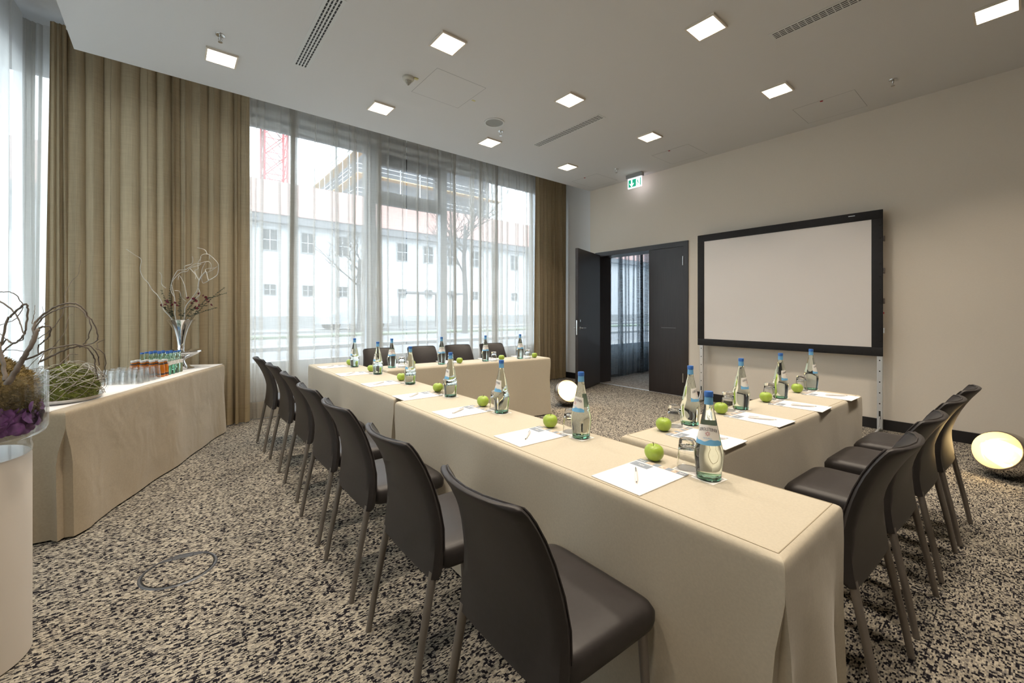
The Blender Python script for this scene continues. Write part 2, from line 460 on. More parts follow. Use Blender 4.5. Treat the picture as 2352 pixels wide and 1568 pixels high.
b = MB(); b.box(XW - 0.3, XS2, YB - 0.2, YB, 0, TOPZ); structure(b.build('wall_back', 'wallpaper'), 'cream wall behind the camera')
b = MB(); b.box(10.4, 10.5, 1.5, YW, 0, TOPZ); b.box(XS2, 10.4, 1.5, 1.6, 0, TOPZ); structure(b.build('wall_next_room', 'white_paint'), 'white wall of the next room')
SILL, HEAD = 0.64, 3.63
W0, W1 = -1.28, 5.62
b = MB()
b.box(XW - 0.3, W0, YW, YW + 0.25, 0, TOPZ); b.box(W1, XS2, YW, YW + 0.25, 0, TOPZ)
b.box(W0, W1, YW + 0.02, YW + 0.25, 0, SILL - 0.02); b.box(W0, W1, YW + 0.02, YW + 0.25, 3.86, TOPZ)
structure(b.build('wall_far', 'white_paint'), 'white window wall with low parapet')
YN = 5.45
b = MB(); b.box(XS2, 6.6, YN, YN + 0.2, 0, TOPZ); b.box(6.6, 10.5, YN, YN + 0.2, 0, 0.57); b.box(6.6, 10.5, YN, YN + 0.2, 3.0, TOPZ)
structure(b.build('wall_far_next_room', 'white_paint'), 'window wall of the next room')
LWY = 1.6
b = MB()
b.box(XW - 0.25, XW, YB, YW, 0, SILL - 0.02); b.box(XW - 0.25, XW, YB, YW, 3.86, TOPZ); b.box(XW - 0.25, XW, YB, LWY, SILL - 0.02, 3.86); b.box(XW - 0.25, XW, 6.0, YW, SILL - 0.02, 3.86)
structure(b.build('wall_left', 'white_paint'), 'white wall of the left window')
# baseboards
b = MB(); b.rbox(XS - 0.016, XS, YB, DY0 - 0.07, 0.0, 0.115, 0.003); structure(b.build('baseboard_right', 'black_base'), 'black skirting board below the screen')
b = MB(); b.rbox(XS - 0.016, XS, DY1 + 0.075, YW, 0.0, 0.115, 0.003); structure(b.build('baseboard_right', 'black_base'), 'short black skirting board in the corner')
b = MB(); b.box(XS - 0.01, XS + 0.03, DY0, DY1, 0.0, 0.006); structure(b.build('trim_1', 'aluminium'), 'bright metal threshold strip in the doorway')

# windows
def window_y(name, x0, x1, y, z0, z1, mull, label, fmat='window_frame_white', transom=None):
    root = structure(link(name, None, None, (0, 0, 0)), label)
    t = 0.06
    MB().box(x0, x1, y - 0.03, y + 0.05, z0 - 0.05, z0 + 0.03).build('window_sill', fmat, root)
    MB().box(x0, x1, y - 0.02, y + 0.05, z1, z1 + 0.022).build('head_frame', 'window_frame_grey', root)
    MB().box(x0, x1, y - 0.01, y + 0.07, z1 + 0.022, z1 + 0.105).build('head_panel', 'head_white', root)
    MB().box(x0, x1, y - 0.02, y + 0.07, z1 + 0.105, z1 + 0.145).build('head_frame', 'window_frame_grey', root)
    MB().box(x0, x1, y - 0.01, y + 0.07, z1 + 0.145, z1 + 0.235).build('head_panel', 'head_white', root)
    MB().box(x0, x1, y - 0.02, y + 0.07, z1 + 0.235, z1 + 0.30).build('head_frame', 'window_frame_grey', root)
    xs = [x0] + [m for m in mull] + [(x1, x1)]
    xs = [(x0, x0 + t)] + mull + [(x1 - t, x1)]
    for a, c in xs:
        MB().rbox(a, c, y - 0.05, y + 0.06, z0, z1 + 0.03, 0.006).build('mullion', fmat, root)
    for i in range(len(xs) - 1):
        a, c = xs[i][1], xs[i + 1][0]
        if transom and i == transom[0]:
            za, zb = transom[1], transom[2]
            MB().rbox(a, c, y - 0.04, y + 0.05, za, zb, 0.006).build('transom_bar', 'window_frame_grey', root)
            fr = MB()
            fr.box(a, c, y - 0.045, y + 0.04, z1 - 0.13, z1 + 0.03); fr.box(a, a + 0.07, y - 0.045, y + 0.04, zb, z1 - 0.13); fr.box(c - 0.09, c, y - 0.045, y + 0.04, zb, z1 - 0.13)
            fr.build('tilt_sash', 'dark_frame', root)
            MB().box(a, c, y, y + 0.012, z0, za).build('pane', 'pane_glass', root)
            MB().box(a + 0.07, c - 0.09, y, y + 0.012, zb, z1 - 0.13).build('pane', 'pane_glass', root)
        else:
            MB().box(a, c, y, y + 0.012, z0, z1).build('pane', 'pane_glass', root)
    return root
window_y('window_1', W0, W1, YW + 0.02, SILL, HEAD, [(2.216, 2.358), (3.436, 3.559)], 'tall three part window behind the sheer curtains', transom=(1, 2.914, 3.11))
window_y('window_3', 6.6, 10.4, YN + 0.04, 0.6, 3.0, [(9.2, 9.3)], 'window of the next room seen through the door')
wl = structure(link('window_2', None), 'window behind the white sheer on the left')
for k in range(4):
    y = LWY + k * 1.4667 - (0.06 if k == 3 else 0)
    MB().rbox(XW - 0.08, XW + 0.02, y, y + 0.06, SILL, HEAD, 0.006).build('mullion', 'window_frame_white', wl)
    if k < 3: MB().box(XW - 0.04, XW - 0.028, y + 0.06, y + 1.4667, SILL, HEAD).build('pane', 'pane_glass', wl)
MB().box(XW - 0.12, XW + 0.03, LWY, 6.0, SILL - 0.05, SILL).build('window_sill', 'window_frame_white', wl)
MB().box(XW - 0.12, XW + 0.03, LWY, 6.0, HEAD, 3.9).build('head_frame', 'window_frame_grey', wl)

# door
dr = structure(link('door_1', None), 'dark brown double door with one leaf open')
b = MB()
b.box(XS - 0.02, XS2 + 0.02, DY1 - 0.01, DY1 + 0.075, 0, DZ - 0.01); b.box(XS - 0.02, XS2 + 0.02, DY0 - 0.068, DY0 + 0.01, 0, DZ - 0.01)
b.box(XS - 0.02, XS2 + 0.02, DY0 - 0.068, DY1 + 0.075, DZ - 0.01, DZ + 0.067)
b.build('door_frame', 'dark_wood', dr)
lf = MB().rbox(XS - 0.012, XS + 0.034, DY0 + 0.012, 3.945, 0.006, DZ - 0.012, 0.003).build('fixed_leaf', 'dark_wood', dr)
for z in (0.22, 2.02):
    MB().lathe([(0.009, 0), (0.009, 0.14)], 10, Matrix.Translation((XS - 0.022, DY0 + 0.012, z))).build('hinge', 'satin_chrome', lf, 60)
MB().box(XS - 0.0135, XS - 0.012, 3.47, 3.72, 1.05, 1.053).build('scratch', 'joint_grey', lf)
# open leaf: local x = along the leaf from the hinge, y = thickness
hx, hy = 6.085, 4.93
ex, ey = 5.108, 4.584
LW = math.hypot(ex - hx, ey - hy)
leaf = link('open_leaf', None, dr, (hx, hy, 0), math.atan2(ey - hy, ex - hx))
MB().rbox(0.0, LW, -0.05, 0.0, 0.008, 2.335, 0.003).build('leaf_panel', 'dark_wood', leaf)
MB().rbox(LW - 0.002, LW + 0.004, -0.036, -0.014, 0.93, 1.17, 0.002).build('lock_plate', 'satin_chrome', leaf)
b = MB(); b.lathe([(0.0, 0.0), (0.026, 0.0), (0.026, 0.006), (0.009, 0.01), (0.009, 0.05)], 16, Matrix.Translation((LW - 0.07, 0, 1.04)) @ rotm('X', -90))
b.tube([(LW - 0.07, 0.045, 1.04), (LW - 0.10, 0.05, 1.04), (LW - 0.20, 0.05, 1.038)], 0.009, 8)
b.build('door_handle', 'satin_chrome', leaf, 50)
b = MB(); b.lathe([(0.0, 0.0), (0.026, 0.0), (0.026, 0.006), (0.009, 0.01), (0.009, 0.05)], 16, Matrix.Translation((LW - 0.07, -0.05, 1.04)) @ rotm('X', 90))
b.tube([(LW - 0.07, -0.095, 1.04), (LW - 0.10, -0.10, 1.04), (LW - 0.20, -0.10, 1.038)], 0.009, 8)
b.build('door_handle', 'satin_chrome', leaf, 50)
MB().lathe([(0.0, 0.0), (0.02, 0.0), (0.02, 0.01)], 14, Matrix.Translation((LW - 0.07, 0, 1.16)) @ rotm('X', -90)).build('key_escutcheon', 'satin_chrome', leaf, 50)
MB().rbox(LW - 0.085, LW - 0.055, -0.075, -0.05, 1.13, 1.24, 0.006).build('thumb_turn', 'satin_chrome', leaf)

# ------------------------------------------------------------------ ceiling fittings
lampmesh_f = MB(); h = 0.118
for x0, x1, y0, y1 in ((-h, h, -h, -h + 0.013), (-h, h, h - 0.013, h), (-h, -h + 0.013, -h + 0.013, h - 0.013), (h - 0.013, h, -h + 0.013, h - 0.013)):
    lampmesh_f.box(x0, x1, y0, y1, -0.016, 0.0)
lampmesh_f = lampmesh_f.mesh('frame', 'lamp_frame')
k_ = h - 0.013
lampmesh_d = MB().add([(-k_, -k_, -0.012), (-k_, k_, -0.012), (k_, k_, -0.012), (k_, -k_, -0.012)], [(0, 1, 2, 3)]).mesh('diffuser', 'lamp_panel')
lamplight = bpy.data.lights.new('lamp_light', 'AREA'); lamplight.shape = 'SQUARE'; lamplight.size = 2 * k_; lamplight.energy = LAMP_POWER; lamplight.color = LAMP_COLOR; lamplight.spread = math.radians(LAMP_SPREAD)
LXS = [0.357, 1.818, 3.31, 4.81]; LYS = [4.54, 3.09, 1.62, 0.15]
xw = ['nearest the left curtain', 'in the second row from the left curtain', 'in the third row from the left curtain', 'in the row beside the screen wall']
yw = ['closest to the window', 'second from the window', 'third from the window', 'fourth from the window', 'fifth from the window']
for i, x in enumerate(LXS):
    for j, y in enumerate(LYS):
        t = thing('ceiling_light', 'square glowing ceiling light %s, %s' % (xw[i], yw[j]), 'ceiling light', (x, y, CZ), 0, 'square ceiling lights')
        link('frame', lampmesh_f, t); link('diffuser', lampmesh_d, t); link('lamp_light', lamplight, t, (0, 0, -0.014))

def vent(x0, x1, y0, y1, label):
    t = thing('ceiling_vent', label, 'air vent', ((x0 + x1) / 2, (y0 + y1) / 2, CZ), 0, 'slotted ceiling vents')
    w, l = (x1 - x0) / 2, (y1 - y0) / 2
    MB().box(-w, w, -l, l, -0.0015, 0).build('backing', 'hole_black', t)
    f = MB(); m = 0.018
    f.box(-w - m, -w, -l - m, l + m, -0.003, 0); f.box(w, w + m, -l - m, l + m, -0.003, 0); f.box(-w, w, -l - m, -l, -0.003, 0); f.box(-w, w, l, l + m, -0.003, 0)
    f.build('frame', 'vent_white', t)
    n = 4; pitch = 2 * w / n
    for k in range(n + 1):
        c = -w + k * pitch; hw = pitch * 0.25 if 0 < k < n else pitch * 0.12
        c = c + (hw if k == 0 else (-hw if k == n else 0))
        MB().box(c - hw, c + hw, -l, l, -0.0026, -0.0015).build('slat', 'vent_white', t)
    cb = MB(); yy = -l + 0.04
    while yy < l:
        cb.box(-w, w, yy - 0.003, yy + 0.003, -0.0022, -0.0014); yy += 0.045
    cb.build('crossbars', 'vent_white', t)
vent(0.885, 0.985, 3.16, 4.234, 'white slotted ceiling vent nearest the left curtain')
vent(3.83, 3.93, 3.132, 4.235, 'white slotted ceiling vent in front of the window')
vent(3.814, 3.908, 0.25, 1.328, 'white slotted ceiling vent towards the screen wall at the top edge')

def sprinkler(x, y, label):
    t = thing('sprinkler_head', label, 'sprinkler', (x, y, CZ), 0, 'sprinkler heads in the ceiling')
    MB().lathe([(0.0, 0.0), (0.034, 0.0), (0.032, -0.006), (0.016, -0.010), (0.0, -0.010)], 18).build('escutcheon', 'satin_chrome', t, 40)
    b = MB(); b.lathe([(0.009, -0.008), (0.009, -0.03), (0.005, -0.034), (0.004, -0.045)], 10)
    b.tube([(0.008, 0, -0.028), (0.014, 0, -0.042), (0.004, 0, -0.058)], 0.0025, 6); b.tube([(-0.008, 0, -0.028), (-0.014, 0, -0.042), (-0.004, 0, -0.058)], 0.0025, 6)
    b.build('body', 'satin_chrome', t, 50)
    MB().lathe([(0.0, -0.058), (0.016, -0.058), (0.016, -0.061), (0.0, -0.061)], 14).build('deflector', 'satin_chrome', t, 40)
sprinkler(0.321, 4.179, 'small chrome sprinkler beside the ceiling light nearest the left curtain')
sprinkler(3.22, 4.18, 'small chrome sprinkler next to the round ceiling speaker')
sprinkler(5.498, 4.127, 'small chrome sprinkler close to the exit sign')
sprinkler(5.481, 0.835, 'small chrome sprinkler near the screen wall at upper right')

t = thing('smoke_detector', 'cream domed smoke detector beside the ceiling hatch', 'smoke detector', (1.79, 3.79, CZ))
MB().lathe([(0.0, 0.0), (0.056, 0.0), (0.056, -0.012), (0.05, -0.026), (0.038, -0.034), (0.0, -0.034)], 28).build('base', 'detector_cream', t, 40)
for k in range(5):
    r = 0.036 - k * 0.0055; z = -0.035 - k * 0.008
    MB().lathe([(r - 0.010, z - 0.0042), (r, z - 0.0042), (r, z), (r - 0.010, z)], 24).build('louvre', 'detector_cream', t, 40)
MB().lathe([(0.023, -0.034), (0.006, -0.072)], 18).build('sensor_core', 'hole_black', t, 40)
MB().box(0.045, 0.085, -0.05, -0.02, -0.008, -0.001).build('tag_plate', 'yellow_tag', t)
t = thing('ceiling_speaker', 'round grey ceiling speaker with white rim', 'speaker', (3.012, 4.035, CZ))
MB().lathe([(0.104, 0.0), (0.122, 0.0), (0.121, -0.008), (0.104, -0.010)], 40, cap0=False, cap1=False).lathe([(0.104, -0.010), (0.104, 0.0)], 40, cap0=False, cap1=False).build('rim', 'vent_white', t, 50)
MB().lathe([(0.0, -0.003), (0.104, -0.003), (0.104, -0.001), (0.0, -0.001)], 40).build('grille', 'speaker_grille', t, 40)
def hatch(x0, x1, y0, y1, label, red=None, tagp=None):
    t = thing('ceiling_hatch', label, 'access panel', ((x0 + x1) / 2, (y0 + y1) / 2, CZ))
    w, l = (x1 - x0) / 2, (y1 - y0) / 2
    j = MB(); g = 0.0022
    j.box(-w - g, w + g, -l - g, -l + g, -0.0006, 0); j.box(-w - g, w + g, l - g, l + g, -0.0006, 0); j.box(-w - g, -w + g, -l, l, -0.0006, 0); j.box(w - g, w + g, -l, l, -0.0006, 0)
    j.build('joint', 'joint_grey', t)
    MB().box(-w + g, w - g, -l + g, l - g, -0.0008, 0).build('panel', 'ceiling_paint', t)
    if red: MB().lathe([(0.0, 0.0), (0.016, 0.0), (0.014, -0.004), (0.0, -0.005)], 14, Matrix.Translation((red[0] - (x0 + x1) / 2, red[1] - (y0 + y1) / 2, 0))).build('red_marker', 'red_dot', t, 40)
    if tagp: MB().box(tagp[0] - 0.02 - (x0 + x1) / 2, tagp[0] + 0.02 - (x0 + x1) / 2, tagp[1] - 0.012 - (y0 + y1) / 2, tagp[1] + 0.012 - (y0 + y1) / 2, -0.002, 0).build('sticker', 'yellow_tag', t)
hatch(1.93, 2.486, 3.472, 4.008, 'flush square ceiling hatch between the lights and the smoke detector', tagp=(2.53, 3.76))
hatch(5.42, 5.96, 1.12, 1.67, 'flush ceiling hatch with red dot above the screen', red=(5.439, 1.405))
hatch(5.43, 5.975, 2.905, 3.45, 'flush ceiling hatch with red dot above the double door', red=(5.45, 3.191))
hatch(5.43, 5.975, 4.47, 5.02, 'flush ceiling hatch with red dot in the far corner', red=(5.438, 4.734))

# emergency exit sign hanging from the ceiling (faces the camera, normal -x)
t = thing('exit_sign', 'green lit emergency exit sign with arrow and running man', 'exit sign', (5.93, 4.085, CZ))
MB().rbox(-0.035, 0.035, -0.152, 0.152, -0.062, 0.0, 0.004).build('housing', 'sign_grey', t)
pl = MB().rbox(-0.007, 0.007, -0.132, 0.132, -0.225, -0.062, 0.002).build('light_plate', 'sign_light', t)
X = -0.0085
MB().box(X, X + 0.001, -0.118, 0.118, -0.206, -0.082).build('green_field', 'sign_green', t)
# looking along +x, the photo's left is +y
a = MB(); X2 = X - 0.0008
def pol(mb, pts): mb.add([(X2, y, z) for y, z in pts], [tuple(range(len(pts)))])
pol(a, [(0.055 + 0.011, -0.085), (0.055 - 0.011, -0.085), (0.055 - 0.011, -0.175), (0.055 + 0.011, -0.175)])
pol(a, [(0.055, -0.203), (0.055 + 0.042, -0.150), (0.055 + 0.034, -0.140), (0.055, -0.180), (0.055 - 0.034, -0.140), (0.055 - 0.042, -0.150)])
a.build('arrow', 'sign_light', t)
MB().box(X2, X2 + 0.0006, -0.100, -0.030, -0.206, -0.086).build('doorway_pictogram', 'sign_light', t)
a = MB(); X2 = X - 0.0016
def circ(y, z, r): pol(a, [(y + r * math.cos(k * PI / 5), z + r * math.sin(k * PI / 5)) for k in range(10)])
circ(-0.052, -0.102, 0.008)
for p, q, w in (((-0.055, -0.112), (-0.066, -0.150), 0.008), ((-0.056, -0.118), (-0.040, -0.135), 0.004), ((-0.058, -0.118), (-0.078, -0.122), 0.004), ((-0.066, -0.150), (-0.050, -0.170), 0.005), ((-0.050, -0.170), (-0.055, -0.196), 0.005), ((-0.066, -0.150), (-0.084, -0.165), 0.005), ((-0.084, -0.165), (-0.093, -0.190), 0.005)):
    dy, dz = q[0] - p[0], q[1] - p[1]; L = math.hypot(dy, dz); ny, nz = -dz / L * w, dy / L * w
    pol(a, [(p[0] + ny, p[1] + nz), (p[0] - ny, p[1] - nz), (q[0] - ny, q[1] - nz), (q[0] + ny, q[1] + nz)])
a.build('running_figure', 'sign_green', t)

# ------------------------------------------------------------------ curtains
def drape(name, label, p0, p1, zt, folds, amp, seed, mt, hem, top=1.0, hemz=0.21, lean=0.0, group=None, z0=0.012):
    """pleated heavy curtain hanging from p0 to p1"""
    rnd = random.Random(seed)
    p0 = Vector((*p0, 0)); p1 = Vector((*p1, 0)); L = (p1 - p0).length; T = (p1 - p0) / L; Nn = Vector((-T.y, T.x, 0))
    wl = [rnd.uniform(0.55, 1.55) for _ in range(folds)]; s = sum(wl); cum = [0]
    for w in wl: cum.append(cum[-1] + w / s)
    am = [rnd.uniform(0.5, 1.25) for _ in range(folds + 1)]; dr = [rnd.uniform(-0.6, 0.6) for _ in range(folds + 1)]; sk = [rnd.uniform(-0.5, 0.5) for _ in range(folds + 1)]
    per = 12; nu = folds * per; nv = 22
    def pt(u, z):
        i = min(int(u * folds), folds - 1); f = u * folds - i
        base = cum[i] + (cum[i + 1] - cum[i]) * f
        zz = z / zt
        A = amp * (am[i] * (1 - f) + am[i + 1] * f) * (0.72 + 0.5 * (1 - zz) + 0.18 * math.sin(3.1 * zz + dr[i] * 5))
        ph = 2 * PI * (i + f) + (dr[i] * (1 - f) + dr[i + 1] * f) * (1 - zz) * 1.6
        n = A * math.sin(ph) + 0.35 * A * math.sin(2 * ph + sk[i] * 4)
        sh = 0.55 * A * math.sin(2 * ph + 0.6)
        c = 0.5 + (base - 0.5) * (top + (1 - top) * (1 - zz))
        q = p0 + T * (c * L + sh + lean * (1 - zz)) + Nn * n
        return (q.x, q.y, z)
    t = tag(link(name, None, None, ((p0 + p1) / 2)), label, 'curtain', group)
    off = (p0 + p1) / 2
    def loc(q): return (q[0] - off.x, q[1] - off.y, q[2])
    MB().grid(lambda u, v: loc(pt(u, hemz + (zt - hemz) * v)), nu, nv).build('fabric', mt, t, 180)
    MB().grid(lambda u, v: loc(pt(u, z0 + (hemz - z0) * v)), nu, 3).build('hem', hem, t, 180)
    return t
def sheer(name, label, p0, p1, zt, nf, seed, mt, hem, wide=(0.015, 0.075), group=None, hemz=0.21, z0=0.012, ripple=0.012, extra=()):
    """flat voile with narrow folded-over pleats"""
    rnd = random.Random(seed)
    p0 = Vector((*p0, 0)); p1 = Vector((*p1, 0)); L = (p1 - p0).length; T = (p1 - p0) / L; Nn = Vector((-T.y, T.x, 0))
    pos = sorted(rnd.uniform(0.01, 0.98) for _ in range(nf))
    folds = [(p * L, rnd.choice([rnd.uniform(wide[0], wide[0] * 2), rnd.uniform(*wide)]), rnd.uniform(-0.02, 0.02), rnd.uniform(0.7, 1.4), rnd.uniform(0, 6)) for p in pos]
    folds += [(e[0] - 0.0, e[1], 0.0, 1.1, 1.0) for e in extra]; folds.sort()
    def row(z):
        zz = z / zt; pts = []
        def rip(s): return ripple * (1.3 - 0.5 * zz) * math.sin(s * 9 + 2 * math.sin(s * 3.1 + seed)) + 0.006 * math.sin(s * 37 + zz * 2)
        last = 0.0
        segs = []
        for (s, w, d, g, ph) in folds:
            s2 = s + d * (1 - zz) + 0.006 * math.sin(zz * 5 + ph); w2 = w * (1 + (g - 1) * (1 - zz))
            segs.append((s2, w2))
        pts.append((0.0, 0.0))
        for k, (s, w) in enumerate(segs):
            a0 = last + 0.25 * (s - last); a1 = last + 0.6 * (s - last)
            pts += [(a0, 0.0), (a1, 0.0), (s, 0.0), (s + w * 0.5, 0.008), (s + w, 0.016), (s + w * 0.5, 0.022), (s, 0.026), (s + w * 0.5, 0.034), (s + w, 0.026), (s + w * 1.2, 0.006)]
            last = s + w * 1.2
        pts += [(last + (L - last) * 0.4, 0.0), (L, 0.0)]
        out = []
        for s, n in pts:
            q = p0 + T * s + Nn * (n + rip(s)); out.append((q.x, q.y, z))
        return out
    off = (p0 + p1) / 2
    t = tag(link(name, None, None, off), label, 'curtain', group)
    def strip(za, zb, nv, m, nm):
        rows = [row(za + (zb - za) * j / nv) for j in range(nv + 1)]; w = len(rows[0])
        mb = MB(); mb.add([(q[0] - off.x, q[1] - off.y, q[2]) for r in rows for q in r], [(j * w + i, j * w + i + 1, (j + 1) * w + i + 1, (j + 1) * w + i) for j in range(nv) for i in range(w - 1)])
        mb.build(nm, m, t, 60)
    strip(hemz, zt, 16, mt, 'fabric'); strip(z0, hemz, 2, hem, 'hem')
    return t
drape('beige_curtain', 'wide beige curtain between the left corner and the sheer', (-0.785, 5.80), (0.724, 5.80), 4.0, 13, 0.048, 5, 'beige_curtain', 'beige_hem')
drape('beige_curtain', 'narrow beige curtain piece in the left corner beside the white sheer', (-0.895, 5.72), (-0.735, 5.74), 4.0, 3, 0.022, 9, 'beige_curtain', 'beige_hem', top=0.62)
drape('beige_curtain', 'narrow beige curtain at the right end of the window', (5.268, 5.78), (6.075, 5.78), 4.0, 9, 0.045, 12, 'beige_curtain', 'beige_hem')
sheer('sheer_curtain', 'left half of the see-through curtain in front of the window', (0.70, 5.885), (2.752, 5.885), 4.0, 22, 21, 'sheer', 'sheer_hem')
sheer('sheer_curtain', 'right half of the see-through curtain in front of the window', (2.767, 5.885), (5.40, 5.885), 4.0, 30, 33, 'sheer', 'sheer_hem')
sheer('sheer_curtain', 'bright white sheer curtain at the left edge', (-1.04, -2.4), (-1.04, 5.76), 4.0, 46, 41, 'white_sheer', 'sheer_hem', wide=(0.03, 0.12), ripple=0.02)
sheer('sheer_curtain', 'bright white sheer strip in the corner behind the glass bowl', (-1.10, 5.80), (-0.82, 5.86), 4.0, 5, 44, 'white_sheer', 'sheer_hem', wide=(0.02, 0.05), ripple=0.01)
sheer('sheer_curtain', 'blue grey see-through curtain beyond the open door', (6.5, 5.22), (9.6, 5.22), 3.5, 26, 52, 'grey_sheer', 'grey_sheer', wide=(0.03, 0.14), ripple=0.03, hemz=0.1)
# floor grille along the window
t = thing('floor_grille', 'black slotted floor grille below the window curtains', 'floor vent', (2.6, 5.985, 0))
MB().box(-2.7, 2.7, -0.07, 0.07, 0.0, 0.002).build('trough', 'hole_black', t)
for k in range(150):
    x = -2.7 + 0.018 + k * 0.036
    MB().box(x - 0.006, x + 0.006, -0.07, 0.07, 0.002, 0.006).build('slat', 'grille_metal', t) if x < 0.2 - 0 else None
g = MB(); g.box(-2.71, 2.71, 0.07, 0.085, 0, 0.007); g.box(-2.71, 2.71, -0.085, -0.07, 0, 0.007); g.build('frame', 'grille_metal', t)

# ------------------------------------------------------------------ tables under cloths
def smooth01(x):
    x = max(0.0, min(1.0, x)); return x * x * (3 - 2 * x)
def draped_table(name, label, L, W, H, loc, rotz, seed, mt='tablecloth_beige', seam=True, flare=0.02, cat='table', pleat=1.35):
    """table with a floor-length fitted cloth, inverted pleats at the corners"""
    rnd = random.Random(seed)
    t = thing(name, label, cat, loc, rotz)
    hl, hw = L / 2, W / 2
    corners = [(-hl, -hw), (hl, -hw), (hl, hw), (-hl, hw)]
    dirs = [(1, 0), (0, 1), (-1, 0), (0, -1)]
    lens = [L, W, L, W]
    ph = [rnd.uniform(0, 6) for _ in range(12)]
    slit = 0.13
    def ring(depth, inset=0.0, zz=None):
        """perimeter at 'depth' metres below the top"""
        f = smooth01((depth - 0.085) / 0.22) ** 0.7; fl = depth / H
        pts = []
        for k in range(4):
            c = corners[k]; e1 = dirs[k - 1]; e2 = dirs[k]
            n1 = (e1[1], -e1[0]); n2 = (e2[1], -e2[0])     # outward normals of the two faces
            g = 0.024 * f * pleat; dp = 0.11 * f * pleat
            o = flare * fl + 0.004
            cx_, cy_ = c[0] + (n1[0] + n2[0]) * (o - inset), c[1] + (n1[1] + n2[1]) * (o - inset)
            # edge of previous face, two inner fold points, edge of next face
            pts.append((cx_ - e1[0] * g, cy_ - e1[1] * g))
            pts.append((cx_ - e1[0] * g * 0.9 - n1[0] * dp * 0.5, cy_ - e1[1] * g * 0.9 - n1[1] * dp * 0.5))
            pts.append((cx_ - (n1[0] + n2[0]) * dp * 0.55, cy_ - (n1[1] + n2[1]) * dp * 0.55))
            pts.append((cx_ + e2[0] * g * 0.9 - n2[0] * dp * 0.5, cy_ + e2[1] * g * 0.9 - n2[1] * dp * 0.5))
            pts.append((cx_ + e2[0] * g, cy_ + e2[1] * g))
            nn = max(6, int(lens[k] / 0.06)); c2 = corners[(k + 1) % 4]; n3 = (dirs[(k + 1) % 4][1], -dirs[(k + 1) % 4][0])
            for i in range(1, nn):
                a = i / nn; s = a * lens[k]
                edge = min(a, 1 - a) * lens[k]
                wv = (0.008 * math.sin(s * 5.3 + ph[k]) + 0.006 * math.sin(s * 11.7 + ph[k + 4]) + (0.022 * math.sin(s * 21 + ph[k + 8]) if lens[k] < 0.8 else 0.0) + 0.014 * math.exp(-edge * 8) * math.sin(edge * 34 + ph[k + 8])) * smooth01((depth - 0.05) / (H * 0.75))
                x0 = c[0] + e2[0] * g; x1 = c2[0]
                px = c[0] + (c2[0] - c[0]) * a + n2[0] * (o - inset + wv); py = c[1] + (c2[1] - c[1]) * a + n2[1] * (o - inset + wv)
                pts.append((px, py))
        z = H - depth if zz is None else zz
        return [(x, y, z) for x, y in pts]
    rows = []
    rows.append(ring(0.0, 0.040, H + 0.003)); rows.append(ring(0.0, 0.022, H + 0.0029)); rows.append(ring(0.0, 0.014, H + 0.0012)); rows.append(ring(0.003, 0.007)); rows.append(ring(0.008, 0.003)); rows.append(ring(0.014, 0.001)); rows.append(ring(0.024))
    for d in (0.035, 0.07, 0.10, 0.13, 0.17, 0.22, 0.30, 0.40, 0.50, 0.60, H - 0.012): rows.append(ring(d))
    n = len(rows[0]); mb = MB()
    vs = [p for r in rows for p in r]
    fs = [(j * n + (i + 1) % n, j * n + i, (j + 1) * n + i, (j + 1) * n + (i + 1) % n) for j in range(len(rows) - 1) for i in range(n)]
    fs.append(tuple(range(n)))
    mb.add(vs, fs); mb.build('tablecloth', mt, t, 50)
    if seam:
        rr = [(x, y, H + 0.0026) for x, y, z in ring(0.0, 0.021)]
        MB().tube(rr + [rr[0]], 0.0016, 4).build('seam', 'cloth_seam', t, 60)
    MB().rbox(-hl + 0.01, hl - 0.01, -hw + 0.01, hw - 0.01, H - 0.03, H - 0.004, 0.004).build('tabletop', 'white_paint', t)
    for sx in (-1, 1):
        for sy in (-1, 1):
            MB().tube([(sx * (hl - 0.14), sy * (hw - 0.09), 0.0), (sx * (hl - 0.14), sy * (hw - 0.09), H - 0.03)], 0.018, 8).build('leg', 'leg_metal', t, 60)
    return t
TH = 0.717
draped_table('conference_table', 'near half of the long table in beige floor-length cloth', 2.235, 0.455, TH, (1.357, 1.478, 0), math.radians(89.4), 1)
draped_table('conference_table', 'far half of the long table in beige cloth reaching the window', 2.34, 0.44, TH, (1.405, 3.868, 0), math.radians(89.4), 2)
draped_table('conference_table', 'far cross table in beige cloth in front of the window', 2.08, 0.355, TH, (2.745, 4.128, 0), math.radians(-5.4), 3)
draped_table('conference_table', 'right arm table in beige cloth with four chairs beside the screen', 2.10, 0.400, TH, (2.70, 0.976, 0), math.radians(-2.1), 4)

